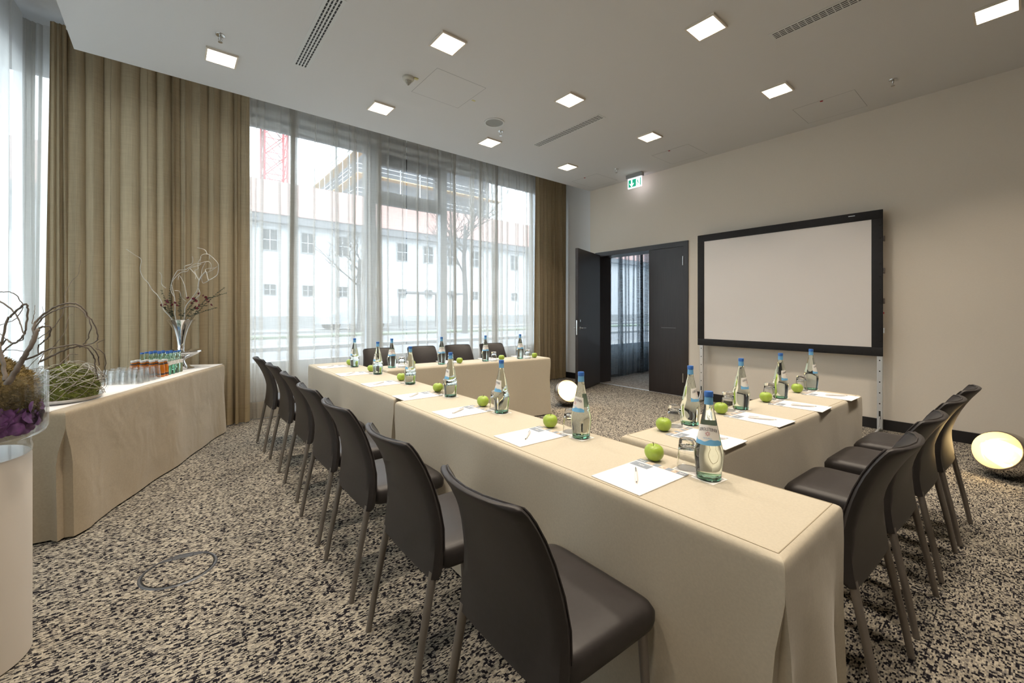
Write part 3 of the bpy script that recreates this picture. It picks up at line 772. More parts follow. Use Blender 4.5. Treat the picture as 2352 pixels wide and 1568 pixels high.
# ------------------------------------------------------------------ chairs
def make_chair():
    t = thing('conference_chair', '', 'chair', (0, 0, 0), 0, 'dark upholstered conference chairs')
    # local: x forward, z up, origin between the rear feet
    prof = [(0.388, 0.060), (0.43, 0.068), (0.50, 0.075), (0.58, 0.066), (0.66, 0.040), (0.74, 0.006), (0.80, -0.028), (0.84, -0.055), (0.862, -0.072)]
    def xr(z):
        for (z0, x0), (z1, x1) in zip(prof, prof[1:]):
            if z <= z1: return x0 + (x1 - x0) * max(0.0, (z - z0) / (z1 - z0))
        return prof[-1][1]
    def hw(z):
        w = 0.222 - 0.032 * smooth01((z - 0.45) / 0.42)
        if z > 0.832: w -= 0.030 * (1 - math.sqrt(max(0.0, 1 - ((z - 0.832) / 0.031) ** 2)))
        return w
    def th(z): return 0.038 - 0.012 * smooth01((z - 0.40) / 0.40)
    def curve(z): return 0.006 + 0.034 * smooth01((z - 0.45) / 0.4)
    zs = [0.388, 0.392, 0.40, 0.43, 0.47, 0.52, 0.57, 0.62, 0.67, 0.72, 0.76, 0.80, 0.825, 0.842, 0.853, 0.859, 0.862]
    nw = 10; rings = []
    for j, z in enumerate(zs):
        sc = 1.0
        if j == 0: sc = 0.72
        if j >= len(zs) - 3: sc = (0.92, 0.72, 0.35)[j - (len(zs) - 3)]
        H_, T_, X_ = hw(z), th(z) / 2 * sc, xr(z) + 0.016
        ring = []
        for k in range(2 * nw + 4):
            # closed loop: rear side then front side
            if k <= nw: w = -1 + 2 * k / nw; side = -1
            elif k == nw + 1: w = 1.0; side = 0
            elif k <= 2 * nw + 2: w = 1 - 2 * (k - nw - 2) / nw; side = 1
            else: w = -1.0; side = 0
            ww = w * (H_ - (0.0 if side == 0 else (0.010 if abs(w) > 0.99 else 0)))
            ring.append((X_ + side * T_ + curve(z) * w * w, ww, z))
        rings.append(ring)
    n = len(rings[0]); mb = MB(); vs = [p for r in rings for p in r]
    fs = [(j * n + i, j * n + (i + 1) % n, (j + 1) * n + (i + 1) % n, (j + 1) * n + i) for j in range(len(rings) - 1) for i in range(n)]
    fs.append(tuple(range(n - 1, -1, -1))); fs.append(tuple((len(rings) - 1) * n + i for i in range(n)))
    # orientation: outward
    fs = [tuple(reversed(f)) for f in fs]
    mb.add(vs, fs); mb.build('backrest', 'chair_leather', t, 55)
    # piping along the front edge of the backrest
    pip = []
    for z in [0.47, 0.55, 0.63, 0.71, 0.77, 0.82, 0.845, 0.856]:
        pip.append((xr(z) + 0.016 + th(z) / 2 + curve(z), -(hw(z) - 0.006), z))
    top = [(xr(0.86) + 0.016 + th(0.86) / 2 * 0.75 + curve(0.86) * w * w, w * (hw(0.86) - 0.006), 0.8605) for w in (-0.75, -0.4, 0, 0.4, 0.75)]
    path = pip + top + [(x, -y, z) for x, y, z in reversed(pip)]
    MB().tube(path, 0.0026, 5).build('piping', 'chair_piping', t, 60)
    # seat cushion, superellipse outline
    def seat(u, v):
        a = 2 * PI * u
        ca, sa = math.cos(a), math.sin(a)
        e = 0.21
        sx = abs(ca) ** e * (1 if ca >= 0 else -1); sy = abs(sa) ** e * (1 if sa >= 0 else -1)
        prof2 = [(0.0, 0.478), (0.55, 0.478), (0.85, 0.475), (0.945, 0.469), (0.985, 0.456), (1.0, 0.438), (0.998, 0.415), (0.98, 0.400), (0.93, 0.394), (0.0, 0.392)]
        i = min(int(v * 9 + 1e-6), 8); f = v * 9 - i
        r = prof2[i][0] + (prof2[i + 1][0] - prof2[i][0]) * f; z = prof2[i][1] + (prof2[i + 1][1] - prof2[i][1]) * f
        x = 0.294 + 0.188 * r * sx
        return (x, (0.215 + 0.006 * sx) * r * sy, z - 0.010 * max(0, (x - 0.36) / 0.1) ** 2 * (1 if z > 0.44 else 0))
    MB().grid(seat, 44, 9, True).build('seat', 'chair_leather', t, 60)
    for sy in (-1, 1):
        MB().tube([(0.000, sy * 0.207, 0.002), (0.026, sy * 0.205, 0.15), (0.078, sy * 0.200, 0.41)], [0.0115, 0.013, 0.0145], 10).build('leg', 'leg_metal', t, 60)
        MB().tube([(0.452, sy * 0.198, 0.002), (0.440, sy * 0.196, 0.20), (0.425, sy * 0.192, 0.40)], [0.0115, 0.013, 0.0145], 10).build('leg', 'leg_metal', t, 60)
    return t
chair0 = make_chair(); used = [False]
def place_chair(x, y, rz, label, group):
    if not used[0]:
        used[0] = True; chair0.location = (x, y, 0); chair0.rotation_euler = (0, 0, rz); chair0['label'] = label; chair0['group'] = group; return chair0
    return dup(chair0, (x, y, 0), rz, label, group)
MAINC = [(0.622, 0.893), (0.626, 1.491), (0.632, 2.120), (0.646, 2.714), (0.672, 3.353), (0.684, 4.030), (0.678, 4.679)]
for i, (x, y) in enumerate(MAINC):
    lb = ['largest dark brown chair in the foreground at the long table', None, None, None, None, None, 'dark brown chair farthest away on the left side of the long table'][i] or 'dark brown chair on the left side of the long table, %s from the camera' % ORD[i]
    place_chair(x, y, math.radians(-0.6), lb, 'chairs along the long table')
for i, (x, y) in enumerate([(1.965, 4.97), (2.505, 4.92), (2.995, 4.84), (3.495, 4.76)]):
    place_chair(x, y, math.radians(-95.4), 'dark chair back behind the far cross table, %s from the left' % ORD[i], 'chairs behind the far table')
for i, (x, y) in enumerate([(1.955, 0.284), (2.515, 0.274), (3.085, 0.256), (3.612, 0.232)]):
    place_chair(x, y, math.radians(88), 'dark chair at the right arm table, %s from the near corner of the tables' % ORD[i], 'chairs at the right arm table')

# ------------------------------------------------------------------ place settings
TOP = TH + 0.0032     # upper side of the cloth
def flat(mb, x0, x1, y0, y1, z0, z1): return mb.box(x0, x1, y0, y1, z0, z1)
# --- notepad: local x = away from the sitter, y = to the sitter's left, origin at its centre
def make_notepad():
    t = thing('notepad', '', 'notepad')
    MB().rbox(-0.142, 0.142, -0.101, 0.101, 0.0, 0.0035, 0.0006, 1).build('sheets', 'paper', t)
    z0, z1 = 0.0035, 0.0038
    for i, (a, c, m) in enumerate([(0.062, 0.101, 'print_slate'), (0.030, 0.062, 'print_tan'), (0.006, 0.030, 'print_slate'), (-0.022, 0.006, 'print_tan'), (-0.045, -0.022, 'print_slate'), (-0.066, -0.045, 'print_tan'), (-0.101, -0.066, 'print_slate')]):
        MB().box(0.114, 0.142, a, c, z0, z1).build('printed_block', m, t)
    MB().box(0.064, 0.106, 0.018, 0.096, z0, z1).build('printed_block', 'print_slate', t)
    vs, fs = text_mesh('NH', 0.016)
    R = Matrix.Rotation(-PI / 2, 4, 'Z')
    for (x, y) in ((0.128, 0.083), (0.128, -0.084), (0.086, 0.057)):
        MB().add(vs, fs, Matrix.Translation((x, y, z1 + 0.0002)) @ R).build('printed_lettering', 'paper', t)
    return t
def make_pen():
    t = thing('ballpoint_pen', '', 'pen')   # local x along the pen, tip at -x, resting height r
    Mx = Matrix.Translation((0, 0, 0.0055)) @ rotm('Y', 90)
    MB().lathe([(0.0015, -0.058), (0.0035, -0.052), (0.0052, -0.030), (0.0054, 0.03), (0.0048, 0.062), (0.003, 0.069), (0.0, 0.070)], 14, Mx, cap1=False).build('barrel', 'pen_white', t, 40)
    MB().lathe([(0.0004, -0.067), (0.0012, -0.062), (0.0017, -0.057)], 10, Mx).build('tip', 'pen_dark', t, 40)
    MB().box(0.018, 0.064, -0.0014, 0.0014, 0.0108, 0.0124).build('clip', 'satin_chrome', t)
    return t
def make_coaster():
    t = thing('coaster', '', 'coaster')
    MB().rbox(-0.043, 0.043, -0.043, 0.043, 0, 0.0015, 0.0004, 1).build('card', 'paper', t)
    z = 0.0017
    MB().add([(-0.038, 0.005, z), (-0.012, 0.038, z), (-0.038, 0.038, z)], [(0, 2, 1)]).build('printed_wedge', 'print_grey', t)
    MB().add([(0.010, -0.036, z), (0.036, -0.036, z), (0.036, -0.006, z)], [(0, 1, 2)]).build('printed_wedge', 'print_grey', t)
    return t
def make_tumbler(H=0.108, r0=0.0385, r1=0.029, name='drinking_glass', base=0.020, gm='clear_glass'):
    """upside-down tumbler: rim on the table, thick base on top"""
    t = thing(name, '', 'glass')
    p = [(r0 - 0.0018, 0.0), (r0, 0.0008), (r0 - 0.0002, 0.004)]
    for k in range(1, 7): p.append((r0 + (r1 - r0) * k / 7, H * k / 7))
    p += [(r1 + 0.0005, H - 0.006), (r1 - 0.002, H), (0.004, H), (0.0, H - 0.001)]
    q = [(0.0, H - base), (r1 * 0.6, H - base - 0.001), (r1 - 0.0035, H - base - 0.006)]
    for k in (5, 4, 3, 2, 1): q.append((r0 + (r1 - r0) * k / 7 - 0.0018, (H - base) * k / 6 - 0.002))
    prof = p + q + [(r0 - 0.0018, 0.0)]
    MB().lathe(prof, 28, cap0=False, cap1=False).build('bowl', gm, t, 40)
    return t
def make_apple():
    t = thing('green_apple', '', 'apple')
    def f(u, v):
        a = 2 * PI * u; b_ = PI * v
        r = math.sin(b_); z = -math.cos(b_)
        R = 0.0365 * (1 + 0.05 * math.cos(5 * a) * max(0, -z) * r)
        rr = R * (r ** 0.85) * (1 + 0.07 * z)
        zz = 0.033 * z - 0.0125 * math.exp(-(rr / 0.011) ** 2) * (1 if z > 0 else -0.5)
        return (rr * math.cos(a), rr * math.sin(a), zz + 0.0325)
    MB().grid(f, 28, 18, True).build('flesh', 'apple_green', t, 180)
    MB().tube([(0, 0, 0.052), (0.0015, 0, 0.060), (0.0045, 0.001, 0.071)], [0.0012, 0.0011, 0.0016], 6).build('stem', 'apple_stem', t, 60)
    return t
BPROF = [(0.0, 0.004), (0.030, 0.001), (0.0365, 0.0), (0.0395, 0.004), (0.0405, 0.016), (0.0425, 0.035), (0.0452, 0.060), (0.0468, 0.085), (0.0458, 0.105), (0.0415, 0.122), (0.0372, 0.140), (0.0325, 0.163), (0.0268, 0.193), (0.0210, 0.221), (0.0156, 0.2436), (0.0136, 0.262), (0.0130, 0.285), (0.0, 0.286)]
def brad(z):
    for (r0, z0), (r1, z1) in zip(BPROF[3:], BPROF[4:]):
        if z0 <= z <= z1: return r0 + (r1 - r0) * (z - z0) / max(1e-6, z1 - z0)
    return 0.013
def make_bottle():
    """label faces local -y... angle 0 = +x"""
    t = thing('water_bottle', '', 'bottle')
    pr = []
    for (a, c) in zip(BPROF, BPROF[1:]):
        pr.append(a)
        if c[1] - a[1] > 0.012: pr.append(((a[0] + c[0]) / 2, (a[1] + c[1]) / 2))
    pr.append(BPROF[-1])
    MB().lathe(pr, 32, cap0=False, cap1=False).build('bottle_body', 'bottle_glass', t, 50)
    MB().lathe([(0.0, 0.0005), (0.036, -0.0002), (0.0401, 0.004), (0.0408, 0.014), (0.0395, 0.0145), (0.0388, 0.006), (0.0, 0.005)], 32, cap0=False, cap1=False).build('green_foot', 'green_base_glass', t, 50)
    cp = MB(); cp.lathe([(0.0135, 0.284), (0.0148, 0.285), (0.0150, 0.299), (0.0138, 0.3025), (0.0, 0.3030)], 24, cap1=False)
    cp.build('screw_cap', 'cap_blue', t, 40)
    MB().lathe([(brad(0.258) + 0.0006, 0.258), (0.0138, 0.284)], 24, cap0=False, cap1=False).build('neck_collar', 'collar_blue', t, 60)
    A = math.radians(74)
    def wrap(fn_lo, fn_hi, a0, a1, off, nu=28, nv=6):
        def f(u, v):
            a = a0 + (a1 - a0) * u; z = fn_lo(a) + (fn_hi(a) - fn_lo(a)) * v
            r = brad(z) + off
            return (r * math.cos(a), r * math.sin(a), z)
        return MB().grid(f, nu, nv)
    lab = wrap(lambda a: 0.125, lambda a: 0.192 - 0.004 * abs(a) / A, -A, A, 0.0005).build('label', 'label_white', t, 180)
    wrap(lambda a: 0.1245, lambda a: 0.140 + 0.0035 * math.sin(a * 3.2) + 0.0015 * math.sin(a * 8), -A, A, 0.0009).build('label_wave', 'label_blue', lab, 180)
    wrap(lambda a: 0.130, lambda a: 0.196, PI - 0.85, PI + 0.85, 0.0004).build('back_label', 'label_back', t, 180)
    def bend(body, size, z, mt, name, arc=0.0, xs=1.0):
        vs, fs = text_mesh(body, size); m = MB(); out = []
        vs = [Vector((v.x * xs, v.y, 0)) for v in vs]
        for v in vs:
            zz = z + v.y - arc * (v.x ** 2) / 0.0006 * 0.004
            r = brad(zz) + 0.0011; a = v.x / brad(z)
            out.append((r * math.cos(a), r * math.sin(a), zz))
        m.add(out, fs); m.build(name, mt, lab)
    bend('GEROLSTEINER', 0.0150, 0.177, 'label_ink', 'lettering', 1.0, 0.62)
    bend('NATURELL', 0.0058, 0.1475, 'label_blue', 'lettering')
    st = MB()
    for k in range(8):
        an = k * PI / 4
        for rr, sz in ((0.0042, 0.0014), (0.0066, 0.0012)):
            cy, cz = rr * math.sin(an), 0.1625 + rr * math.cos(an)
            pts = []
            for q in range(4):
                y, z = cy + sz * math.sin(q * PI / 2 + an), cz + sz * math.cos(q * PI / 2 + an)
                r = brad(z) + 0.0011; a = y / brad(z); pts.append((r * math.cos(a), r * math.sin(a), z))
            st.add(pts, [(0, 1, 2, 3)])
    st.build('star_emblem', 'label_red', lab)
    return t
PROTO = {'notepad': make_notepad(), 'pen': make_pen(), 'coaster': make_coaster(), 'glass': make_tumbler(), 'apple': make_apple(), 'bottle': make_bottle()}
first = {k: True for k in PROTO}
def put(kind, x, y, z, rz, label, group):
    o = PROTO[kind]
    if first[kind]:
        first[kind] = False; o.location = (x, y, z); o.rotation_euler = (0, 0, rz); o['label'] = label; o['group'] = group; return o
    return dup(o, (x, y, z), rz, label, group)
rj = random.Random(3)
def place(bx, by, rz, where, labelrot, jit=1.0):
    """one seat's setting; (bx, by) = bottle, rz = direction the sitter faces"""
    fx, fy = math.cos(rz), math.sin(rz); lx, ly = -fy, fx
    def P(f, l): return (bx + fx * (f - 0.166) + lx * (l + 0.163), by + fy * (f - 0.166) + ly * (l + 0.163))
    j = lambda s: rj.uniform(-s, s) * jit
    r0 = rz + j(0.05)
    x, y = P(0.0, 0.0); put('notepad', x, y, TOP, r0, 'white notepad with printed strip, ' + where, 'notepads on the tables')
    x, y = P(-0.027 + j(0.008), 0.001 + j(0.01)); put('pen', x, y, TOP + 0.0038, rz + math.radians(35) + j(0.12), 'white ballpoint pen on the notepad, ' + where, 'pens on the notepads')
    x, y = P(0.190, -0.075); put('coaster', x, y, TOP, rz + j(0.12) + math.radians(2), 'white paper coaster below the glass, ' + where, 'paper coasters')
    put('glass', *P(0.197, -0.068), TOP + 0.0017, rz, 'upturned drinking glass, ' + where, 'drinking glasses on the tables')
    x, y = P(0.168, -0.163); put('coaster', x, y, TOP, rz + j(0.12), 'white paper coaster below the water bottle, ' + where, 'paper coasters')
    put('bottle', bx, by, TOP + 0.0017, labelrot, 'tall water bottle with blue cap, ' + where, 'water bottles on the tables')
    x, y = P(0.180 + j(0.006), 0.050 + j(0.01)); put('apple', x, y, TOP + 0.0002, rj.uniform(0, 6), 'green apple, ' + where, 'green apples on the tables')
mainb = [(1.456, 0.703), (1.473, 1.304), (1.481, 1.916), (1.492, 2.500), (1.499, 3.135), (1.503, 3.827), (1.511, 4.484)]
mrot = [-160, 168, 158, 152, 145, 145, 145]
for i, (x, y) in enumerate(mainb):
    place(x, y, math.radians(-0.6), 'long table, ' + (['place nearest the camera', None, None, None, None, None, 'last place by the window'][i] or '%s place from the camera' % ORD[i]), math.radians(mrot[i]))
for i, (x, y) in enumerate([(2.080, 1.099), (2.648, 1.084), (3.188, 1.053), (3.715, 1.025)]):
    place(x, y, math.radians(88), 'right arm table, %s place from the long table' % ORD[i], math.radians([-75, -85, -80, -75][i]))
for i, (x, y) in enumerate([(1.794, 4.187), (2.336, 4.105), (2.885, 4.039), (3.380, 3.992)]):
    place(x, y, math.radians(-95.4), 'far cross table, %s place from the left' % ORD[i], math.radians(-115), 0.6)

# ------------------------------------------------------------------ projection screen
SX = 6.02
k = SX / 6.0
y0, y1, z0, z1 = 0.994 * k, 3.055 * k, 1.3 + (0.819 - 1.3) * k, 1.3 + (2.415 - 1.3) * k
bw = 0.0965
t = thing('projection_screen', 'white projection screen with black border on aluminium legs', 'projection screen', (SX, (y0 + y1) / 2, 0))
hy = (y1 - y0) / 2
MB().box(-0.006, 0.0, -hy + bw, hy - bw, z0 + bw, z1 - bw).build('screen_surface', 'screen_white', t)
bd = MB()
def wavy(a, b_): return a
bd.rbox(-0.014, 0.0, -hy, hy, z1 - bw, z1, 0.004); bd.rbox(-0.014, 0.0, -hy, hy, z0, z0 + bw, 0.004); bd.rbox(-0.0135, 0.0, -hy, -hy + bw, z0 + bw, z1 - bw, 0.003); bd.rbox(-0.0135, 0.0, hy - bw, hy, z0 + bw, z1 - bw, 0.003)
bdo = bd.build('black_border', 'screen_black', t, 40)
st = MB()
def stud(y, z): st.lathe([(0.0, 0.004), (0.005, 0.003), (0.007, 0.0)], 8, Matrix.Translation((-0.014, y, z)) @ rotm('Y', -90), cap0=False, cap1=False)
for i in range(13):
    stud(-hy + 0.03 + i * (2 * hy - 0.06) / 12, z0 + 0.022); stud(-hy + 0.03 + i * (2 * hy - 0.06) / 12, z1 - 0.022)
for i in range(1, 11):
    stud(-hy + 0.022, z0 + 0.03 + i * (z1 - z0 - 0.06) / 11); stud(hy - 0.022, z0 + 0.03 + i * (z1 - z0 - 0.06) / 11)
st.build('snap_studs', 'screen_black', bdo, 60)
MB().box(-0.0146, -0.014, -hy + 0.24, -hy + 0.30, z1 - 0.034, z1 - 0.026).build('maker_tag', 'aluminium', bdo)
fr = MB()
for (a, c, e, g_) in ((-hy + 0.005, hy - 0.005, z1 - 0.035, z1 - 0.005), (-hy + 0.005, hy - 0.005, z0 + 0.005, z0 + 0.035)): fr.box(0.002, 0.03, a, c, e, g_)
fr.box(0.002, 0.03, -hy + 0.005, -hy + 0.035, z0 + 0.035, z1 - 0.035); fr.box(0.002, 0.03, hy - 0.035, hy - 0.005, z0 + 0.035, z1 - 0.035)
fr.build('tube_frame', 'aluminium', t)
for sy in (-1, 1):
    yc = sy * (hy - 0.028) if sy < 0 else sy * (hy - 0.052)
    lg = MB().rbox(-0.006, 0.030, yc - 0.024, yc + 0.024, 0.02, z0 + 0.25, 0.003).build('leg', 'aluminium', t)
    hl = MB(); zz = 0.30
    while zz < z0:
        hl.lathe([(0.0, 0.0), (0.007, 0.0), (0.007, 0.0008)], 10, Matrix.Translation((-0.0062, yc, zz)) @ rotm('Y', -90), cap0=False); zz += 0.118
    hl.box(-0.0068, -0.0062, yc - 0.008, yc + 0.008, 0.13, 0.22)
    hl.build('holes', 'hole_black', lg)
    MB().rbox(0.030, 0.044, yc - 0.014, yc + 0.014, 0.05, 0.50, 0.003).build('brace_tube', 'aluminium', lg)
    MB().tube([(0.02, yc, 0.03), (-0.20, yc + 0.005, 0.012)], 0.011, 8).tube([(-0.01, yc, 0.16), (-0.09, yc, 0.024)], 0.006, 6).build('foot', 'aluminium', lg, 60)
for z in (1.10, 1.42, 1.75, 2.1):
    MB().rbox(-0.006, 0.03, -hy - 0.012, -hy, z - 0.03, z + 0.03, 0.003).build('latch', 'lamp_socket' if z != 1.10 else 'aluminium', t)
MB().rbox(-0.004, 0.012, -hy - 0.008, -hy, 1.28, 1.30, 0.002).build('red_marker', 'red_dot', t)

# ------------------------------------------------------------------ ball lamps
def ball_lamp(label, loc, R, axis, cut, bulbf, bulge=1.0):
    t = thing('ball_lamp', label, 'floor lamp', loc)
    ax = Vector(axis).normalized(); Q = ax.to_track_quat('Z', 'Y').to_matrix().to_4x4()
    C = Matrix.Translation((0, 0, R)) @ Q
    c0 = math.acos(cut)    # glass cap spans polar angle 0..c0
    cap = [(R * 0.985 * math.sin(a), R * 0.985 * math.cos(a)) for a in [c0 * i / 14 for i in range(15)]]
    zc0 = R * math.cos(c0)
    cap = [(r, zc0 + (z - zc0) * bulge) for r, z in cap]
    MB().lathe(cap, 36, C, cap0=False, cap1=False).build('glass_cap', 'lamp_glass', t, 180)
    body = [(R * math.sin(a), R * math.cos(a)) for a in [c0 + (PI - c0) * i / 18 for i in range(19)]]
    inner = [(r * 0.955, z * 0.955) for r, z in body]
    MB().lathe(list(reversed(body)), 40, C, cap0=False, cap1=False).lathe(inner, 40, C, cap0=False, cap1=False).build('mirror_body', 'copper_mirror', t, 180)
    rc, zc = R * math.sin(c0), R * math.cos(c0)
    MB().lathe([(rc * 0.93, zc - 0.004), (rc * 1.005, zc - 0.004), (rc * 1.005, zc + 0.005), (rc * 0.93, zc + 0.005), (rc * 0.93, zc - 0.004)], 40, C, cap0=False, cap1=False).build('rim', 'lamp_socket', t, 50)
    MB().lathe([(0.0, zc - 0.10), (0.05, zc - 0.10), (0.05, zc - 0.055), (0.0, zc - 0.055)], 20, C).build('bulb_holder', 'lamp_socket', t, 40)
    rb = bulbf * R
    MB().lathe([(rb * math.sin(PI * i / 6), zc - 0.05 + rb - rb * math.cos(PI * i / 6)) for i in range(7)], 10, C, cap0=False, cap1=False).build('bulb', 'bulb', t, 180)
    return t
ball_lamp('glowing glass and chrome ball lamp on the floor beside the far cross table', (4.285, 4.06, 0), 0.176, (-0.28, -0.74, 0.50), 0.38, 0.44, 1.1)
ball_lamp('glowing glass and chrome ball lamp on the floor at the right edge', (5.10, 0.117, 0), 0.178, (-0.76, 0.42, 0.42), 0.50, 0.36, 1.5)

# ------------------------------------------------------------------ floor socket lid in the carpet
t = thing('floor_socket', 'round carpeted floor socket lid with grey metal ring', 'floor socket', (0.037, 2.708, 0), math.radians(-8))
R = 0.157
def annul(r0, r1, z, a0=0, a1=2 * PI, n=64): return MB().grid(lambda u, v: ((r0 + (r1 - r0) * v) * math.cos(a0 + (a1 - a0) * u), (r0 + (r1 - r0) * v) * math.sin(a0 + (a1 - a0) * u), z), n, 1)
MB().lathe([(R - 0.010, 0.0), (R - 0.008, 0.004), (R - 0.001, 0.004), (R + 0.003, 0.0)], 64, cap0=False, cap1=False).build('metal_ring', 'socket_metal', t, 40)
MB().lathe([(R - 0.016, 0.0025), (R - 0.016, 0.0005), (R - 0.010, 0.0005)], 64, cap0=False, cap1=False).build('gap', 'hole_black', t, 40)
MB().lathe([(0.0, 0.003), (R - 0.016, 0.003)], 64, cap0=False, cap1=False).build('carpet_inlay', 'carpet', t)
# cable flap: a segment of the circle on the window side
seg = MB(); pts = []
a_ = math.radians(42)
arc = [PI / 2 - a_ + 2 * a_ * i / 16 for i in range(17)]
seg.add([((R - 0.014) * math.cos(x), (R - 0.014) * math.sin(x), 0.0045) for x in arc], [tuple(range(17))])
seg.build('cable_flap', 'socket_metal', t)
MB().box(-0.045, -0.043, 0.103, 0.132, 0.0046, 0.005).box(0.043, 0.045, 0.103, 0.132, 0.0046, 0.005).build('flap_joint', 'hole_black', t)

# ------------------------------------------------------------------ buffet table on the left
BA = Vector((0.406, 0.914, 0)).normalized(); BP_ = Vector((-BA.y, BA.x, 0)); BO = Vector((-0.462, 3.461, 0))
BH = 0.732; BTOP = BH + 0.0058
def bp(s, tt, z=BTOP):
    q = BO + BA * s + BP_ * tt; return (q.x, q.y, z)
BL, BW = 2.26, 0.46
bc = BO + BA * (BL / 2) + BP_ * (BW / 2); BR = math.atan2(BA.y, BA.x)
draped_table('buffet_table', 'buffet table in a creased tan floor-length cloth by the curtain', BL, BW, BH, (bc.x, bc.y, 0), BR, 8, 'buffet_beige', seam=False, flare=0.028, pleat=2.0)
mb = MB(); n = 24
def runner(u, v):
    s = -0.005 + (BL + 0.012) * u; edge = 0.062 * (1 - u) + 0.010 + 0.006 * math.sin(u * 19)
    tt = edge + (BW - 0.01 - edge) * v
    q = BO + BA * s + BP_ * tt - bc
    return (q.x, q.y, BH + 0.0050 + (0.0 if 0 < v < 1 else -0.0002))
rn = MB().grid(runner, n, 6)
top_n = len(rn.v)
o = rn.build('table_runner', 'white_linen', None, 60, (bc.x, bc.y, 0))
o.modifiers.new('thick', 'SOLIDIFY').thickness = 0.0012
tag(o, 'bright white cloth covering the top of the buffet table', 'table linen')

# small bottles and glasses
def make_small_water():
    t = thing('small_water_bottle', '', 'bottle')
    MB().lathe([(0.0, 0.002), (0.022, 0.0), (0.027, 0.005), (0.0275, 0.075), (0.026, 0.10), (0.018, 0.135), (0.0125, 0.165), (0.0122, 0.19), (0.0, 0.191)], 18, cap0=False, cap1=False).build('bottle_body', 'small_bottle_glass', t, 50)
    MB().lathe([(0.0265, 0.085), (0.0235, 0.118)], 18, cap0=False, cap1=False, M=Matrix.Translation((0, 0, 0.0)) @ Matrix.Scale(1.03, 4)).build('label', 'label_white', t, 60)
    MB().lathe([(0.0135, 0.190), (0.0145, 0.1915), (0.0140, 0.203), (0.0, 0.205)], 16, cap1=False).build('cap', 'cap_blue', t, 40)
    return t
def make_juice():
    t = thing('juice_bottle', '', 'bottle')
    MB().lathe([(0.0, 0.001), (0.024, 0.0), (0.0275, 0.005), (0.0275, 0.085), (0.024, 0.105), (0.0185, 0.120), (0.0185, 0.132), (0.0, 0.133)], 18, cap0=False, cap1=False).build('filled_bottle', 'juice', t, 50)
    MB().lathe([(0.0279, 0.018), (0.0279, 0.032)], 18, cap0=False, cap1=False).build('label', 'juice_label', t, 60)
    MB().lathe([(0.0236, 0.1065), (0.0192, 0.1195)], 18, cap0=False, cap1=False).build('neck_label', 'juice_label', t, 60)
    MB().lathe([(0.0200, 0.130), (0.0208, 0.1315), (0.0205, 0.146), (0.0, 0.1475)], 18, cap1=False).build('cap', 'cap_white', t, 40)
    return t
glass('small_bottle_glass', (0.72, 0.94, 0.82), 1.25)
w0 = make_small_water(); j0 = make_juice(); g0 = make_tumbler(0.108, 0.0375, 0.030, 'buffet_glass', 0.016, 'tumbler_glass')
rows = ['front', 'second', 'third', 'back']
cnt = 0
for r in range(4):
    for c in range(4):
        lb = 'small clear water bottle on the buffet, %s row, %s from the juice bottles' % (rows[r], ORD[c])
        pz = bp(1.475 + 0.068 * c, 0.165 + 0.064 * r)
        if cnt == 0: w0.location = pz; w0['label'] = lb; w0['group'] = 'small water bottles on the buffet'
        else: dup(w0, pz, cnt * 0.7, lb, 'small water bottles on the buffet')
        cnt += 1
cnt = 0
for r in range(4):
    for c in range(2):
        lb = 'small orange juice bottle with white cap on the buffet, %s row, %s side' % (rows[r], ['glasses', 'water bottle'][c])
        pz = bp(1.352 + 0.060 * c, 0.160 + 0.066 * r)
        if cnt == 0: j0.location = pz; j0['label'] = lb; j0['group'] = 'juice bottles on the buffet'
        else: dup(j0, pz, 0, lb, 'juice bottles on the buffet')
        cnt += 1
cnt = 0
for r in range(4):
    for c in range(4):
        lb = 'upturned tumbler on the buffet, %s row, %s from the moss tray' % (rows[r], ORD[c])
        pz = bp(0.995 + 0.083 * c, 0.150 + 0.078 * r)
        if cnt == 0: g0.location = pz; g0['label'] = lb; g0['group'] = 'tumblers on the buffet'
        else: dup(g0, pz, 0, lb, 'tumblers on the buffet')
        cnt += 1

